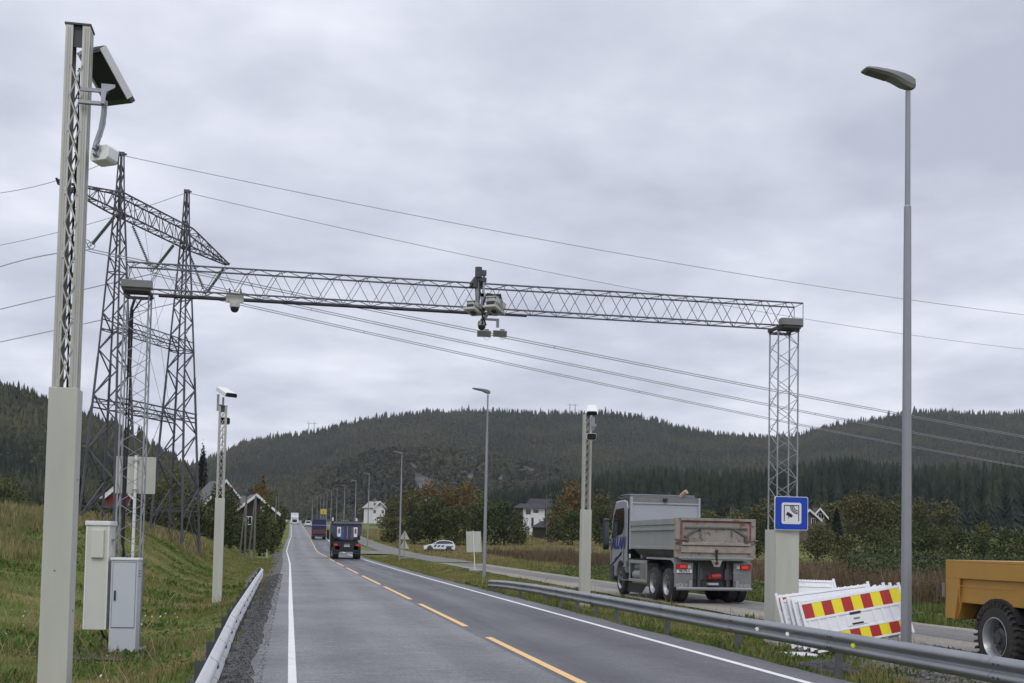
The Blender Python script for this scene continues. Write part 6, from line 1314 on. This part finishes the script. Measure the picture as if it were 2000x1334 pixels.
# local: x to the right, y negative towards the camera
z1,z0=1.55,.62
m=MB();m.prism([(0,z1),(0,z0+.0),(-.28,z0-.01),(-.40,z0+.27),(-4.6,z0+.27),(-5.0,z1)],.05,2.2,'x');b=m.build('dump_body',M['yel'],t,bevel=.01)
m=MB();m.bx(0.0,2.25,-5.02,.01,z1-.0,z1+.045);m.bx(.0,.049,-5.0,.005,z1-.26,z1-.001);m.build('top_rim',M['yel'],b,bevel=.006)
m=MB();m.prism([(0.01,z1-.26),(.01,z0-.0),(-.27,z0-.0),(-.42,z1-.261)],.001,.049,'x');m.build('corner_rib',M['yel'],b,bevel=.004)
m=MB();m.prism([(-2.2,z1-.26),(-2.2,z0+.28),(-2.45,z0+.28),(-2.45,z1-.26)],.002,.048,'x');m.build('side_rib',M['yel'],b)
m=MB();m.bx(-.004,.0005,-.42,-.40,z0+.28,z1-.27);m.bx(-.004,.0005,-1.9,-.43,z0+.55,z0+.56);m.build('weld_seam',M['yeld'],b)
m=MB();m.path([(.3,-.5,.6),(.28,-.8,.48),(.3,-1.1,.55)],.02,6);m.build('hose',M['cable'],t)
m=MB();m.prism([(-.32,z0+.0),(-.55,z0+.26),(-4.4,z0+.26),(-4.4,z0+.0)],.30,1.95,'x');m.bx(.35,1.9,-4.5,-.35,.45,z0-.001);m.build('chassis',M['dark'],t)
A_1=[(-1.46+.64*math.cos(a),.37+.64*math.sin(a)) for a in np.linspace(R(25),R(155),12)];A_2=[(-1.46+.60*math.cos(a),.37+.60*math.sin(a)) for a in np.linspace(R(155),R(25),12)]
m=MB();m.prism(A_1+A_2,.0,.5,'x');m.build('wheel_arch',M['dark'],t)
for s,x in((-1,-.03),(1,2.28)):
    c=(x,-1.46,.39);r=.56;w=.42
    m=MB();m.lathe([(a,-s*b_) for a,b_ in((r*.55,0),(r*.80,0),(r*.93,.03),(r*.985,.07),(r*.985,w-.07),(r*.93,w-.03),(r*.8,w),(r*.5,w))],c,'x',48,False)
    for k in range(34):
        a=2*math.pi*k/34
        for u0,u1,da in((.045,w*.5,.09),(w*.5,w-.045,-.09)):
            p=[]
            for rr_ in(r*.97,r*1.035):
                for (uu,aa) in((u0,a),(u0,a+.07),(u1,a+.07+da),(u1,a+da)): p.append((c[0]-s*uu,c[1]+rr_*math.cos(aa),c[2]+rr_*math.sin(aa)))
            m.hexa(p)
        p=[]
        for rr_ in(r*.88,r*1.02):
            for (uu,aa) in((-.012,a),(-.012,a+.06),(.05,a+.06),(.05,a)): p.append((c[0]-s*uu,c[1]+rr_*math.cos(aa),c[2]+rr_*math.sin(aa)))
        m.hexa(p)
    wh=m.build('wheel',M['tyreb'] if 'tyreb' in M else M.setdefault('tyreb',mat('muddy tyre',(.045,.040,.036),.9,var=.3,scale=7,bump=.3)),t)
    rr=r*.56;m=MB();m.lathe([(rr+.015,s*.01),(rr,s*.012),(rr*.93,-s*.04),(rr*.88,-s*.14),(rr*.8,-s*.16)],c,'x',36,False);m.build('rim',M['rim'],wh,smoothing=True)
    m=MB();m.lathe([(rr*.875,-s*.142),(rr*.55,-s*.16),(rr*.50,-s*.09),(rr*.30,-s*.07),(rr*.28,-s*.02),(.001,-s*.015)],c,'x',36,False);m.build('hub',M['hubshade'],wh,smoothing=True)
    m=MB()
    for i in range(8):
        a=i*math.pi/4+.2;m.cyl((c[0]-s*.15,c[1]+rr*.70*math.cos(a),c[2]+rr*.70*math.sin(a)),(c[0]-s*.12,c[1]+rr*.70*math.cos(a),c[2]+rr*.70*math.sin(a)),.018,n=6)
    m.build('wheel_nuts',M['galvp'],wh)
m=MB();m.bx(-.03,.0,.02,.07,z0+.35,z1-.35);m.build('tail_flap',M['grey'],t)
# ================= HAZE =================
hz=MB();hz.bx(-2600,3300,-120,4300,-3,520);m=bpy.data.materials.new('haze air');m.use_nodes=True;nt=m.node_tree;nt.nodes.clear()
o=N(nt,'ShaderNodeOutputMaterial');pv=N(nt,'ShaderNodeVolumePrincipled');pv.inputs['Color'].default_value=(.86,.89,.97,1);pv.inputs['Density'].default_value=.000065;pv.inputs['Anisotropy'].default_value=.2
nt.links.new(pv.outputs[0],o.inputs['Volume']);h_=hz.build('haze',m);tag(h_,kind='stuff',label='thin pale haze in the valley air',cat='haze')
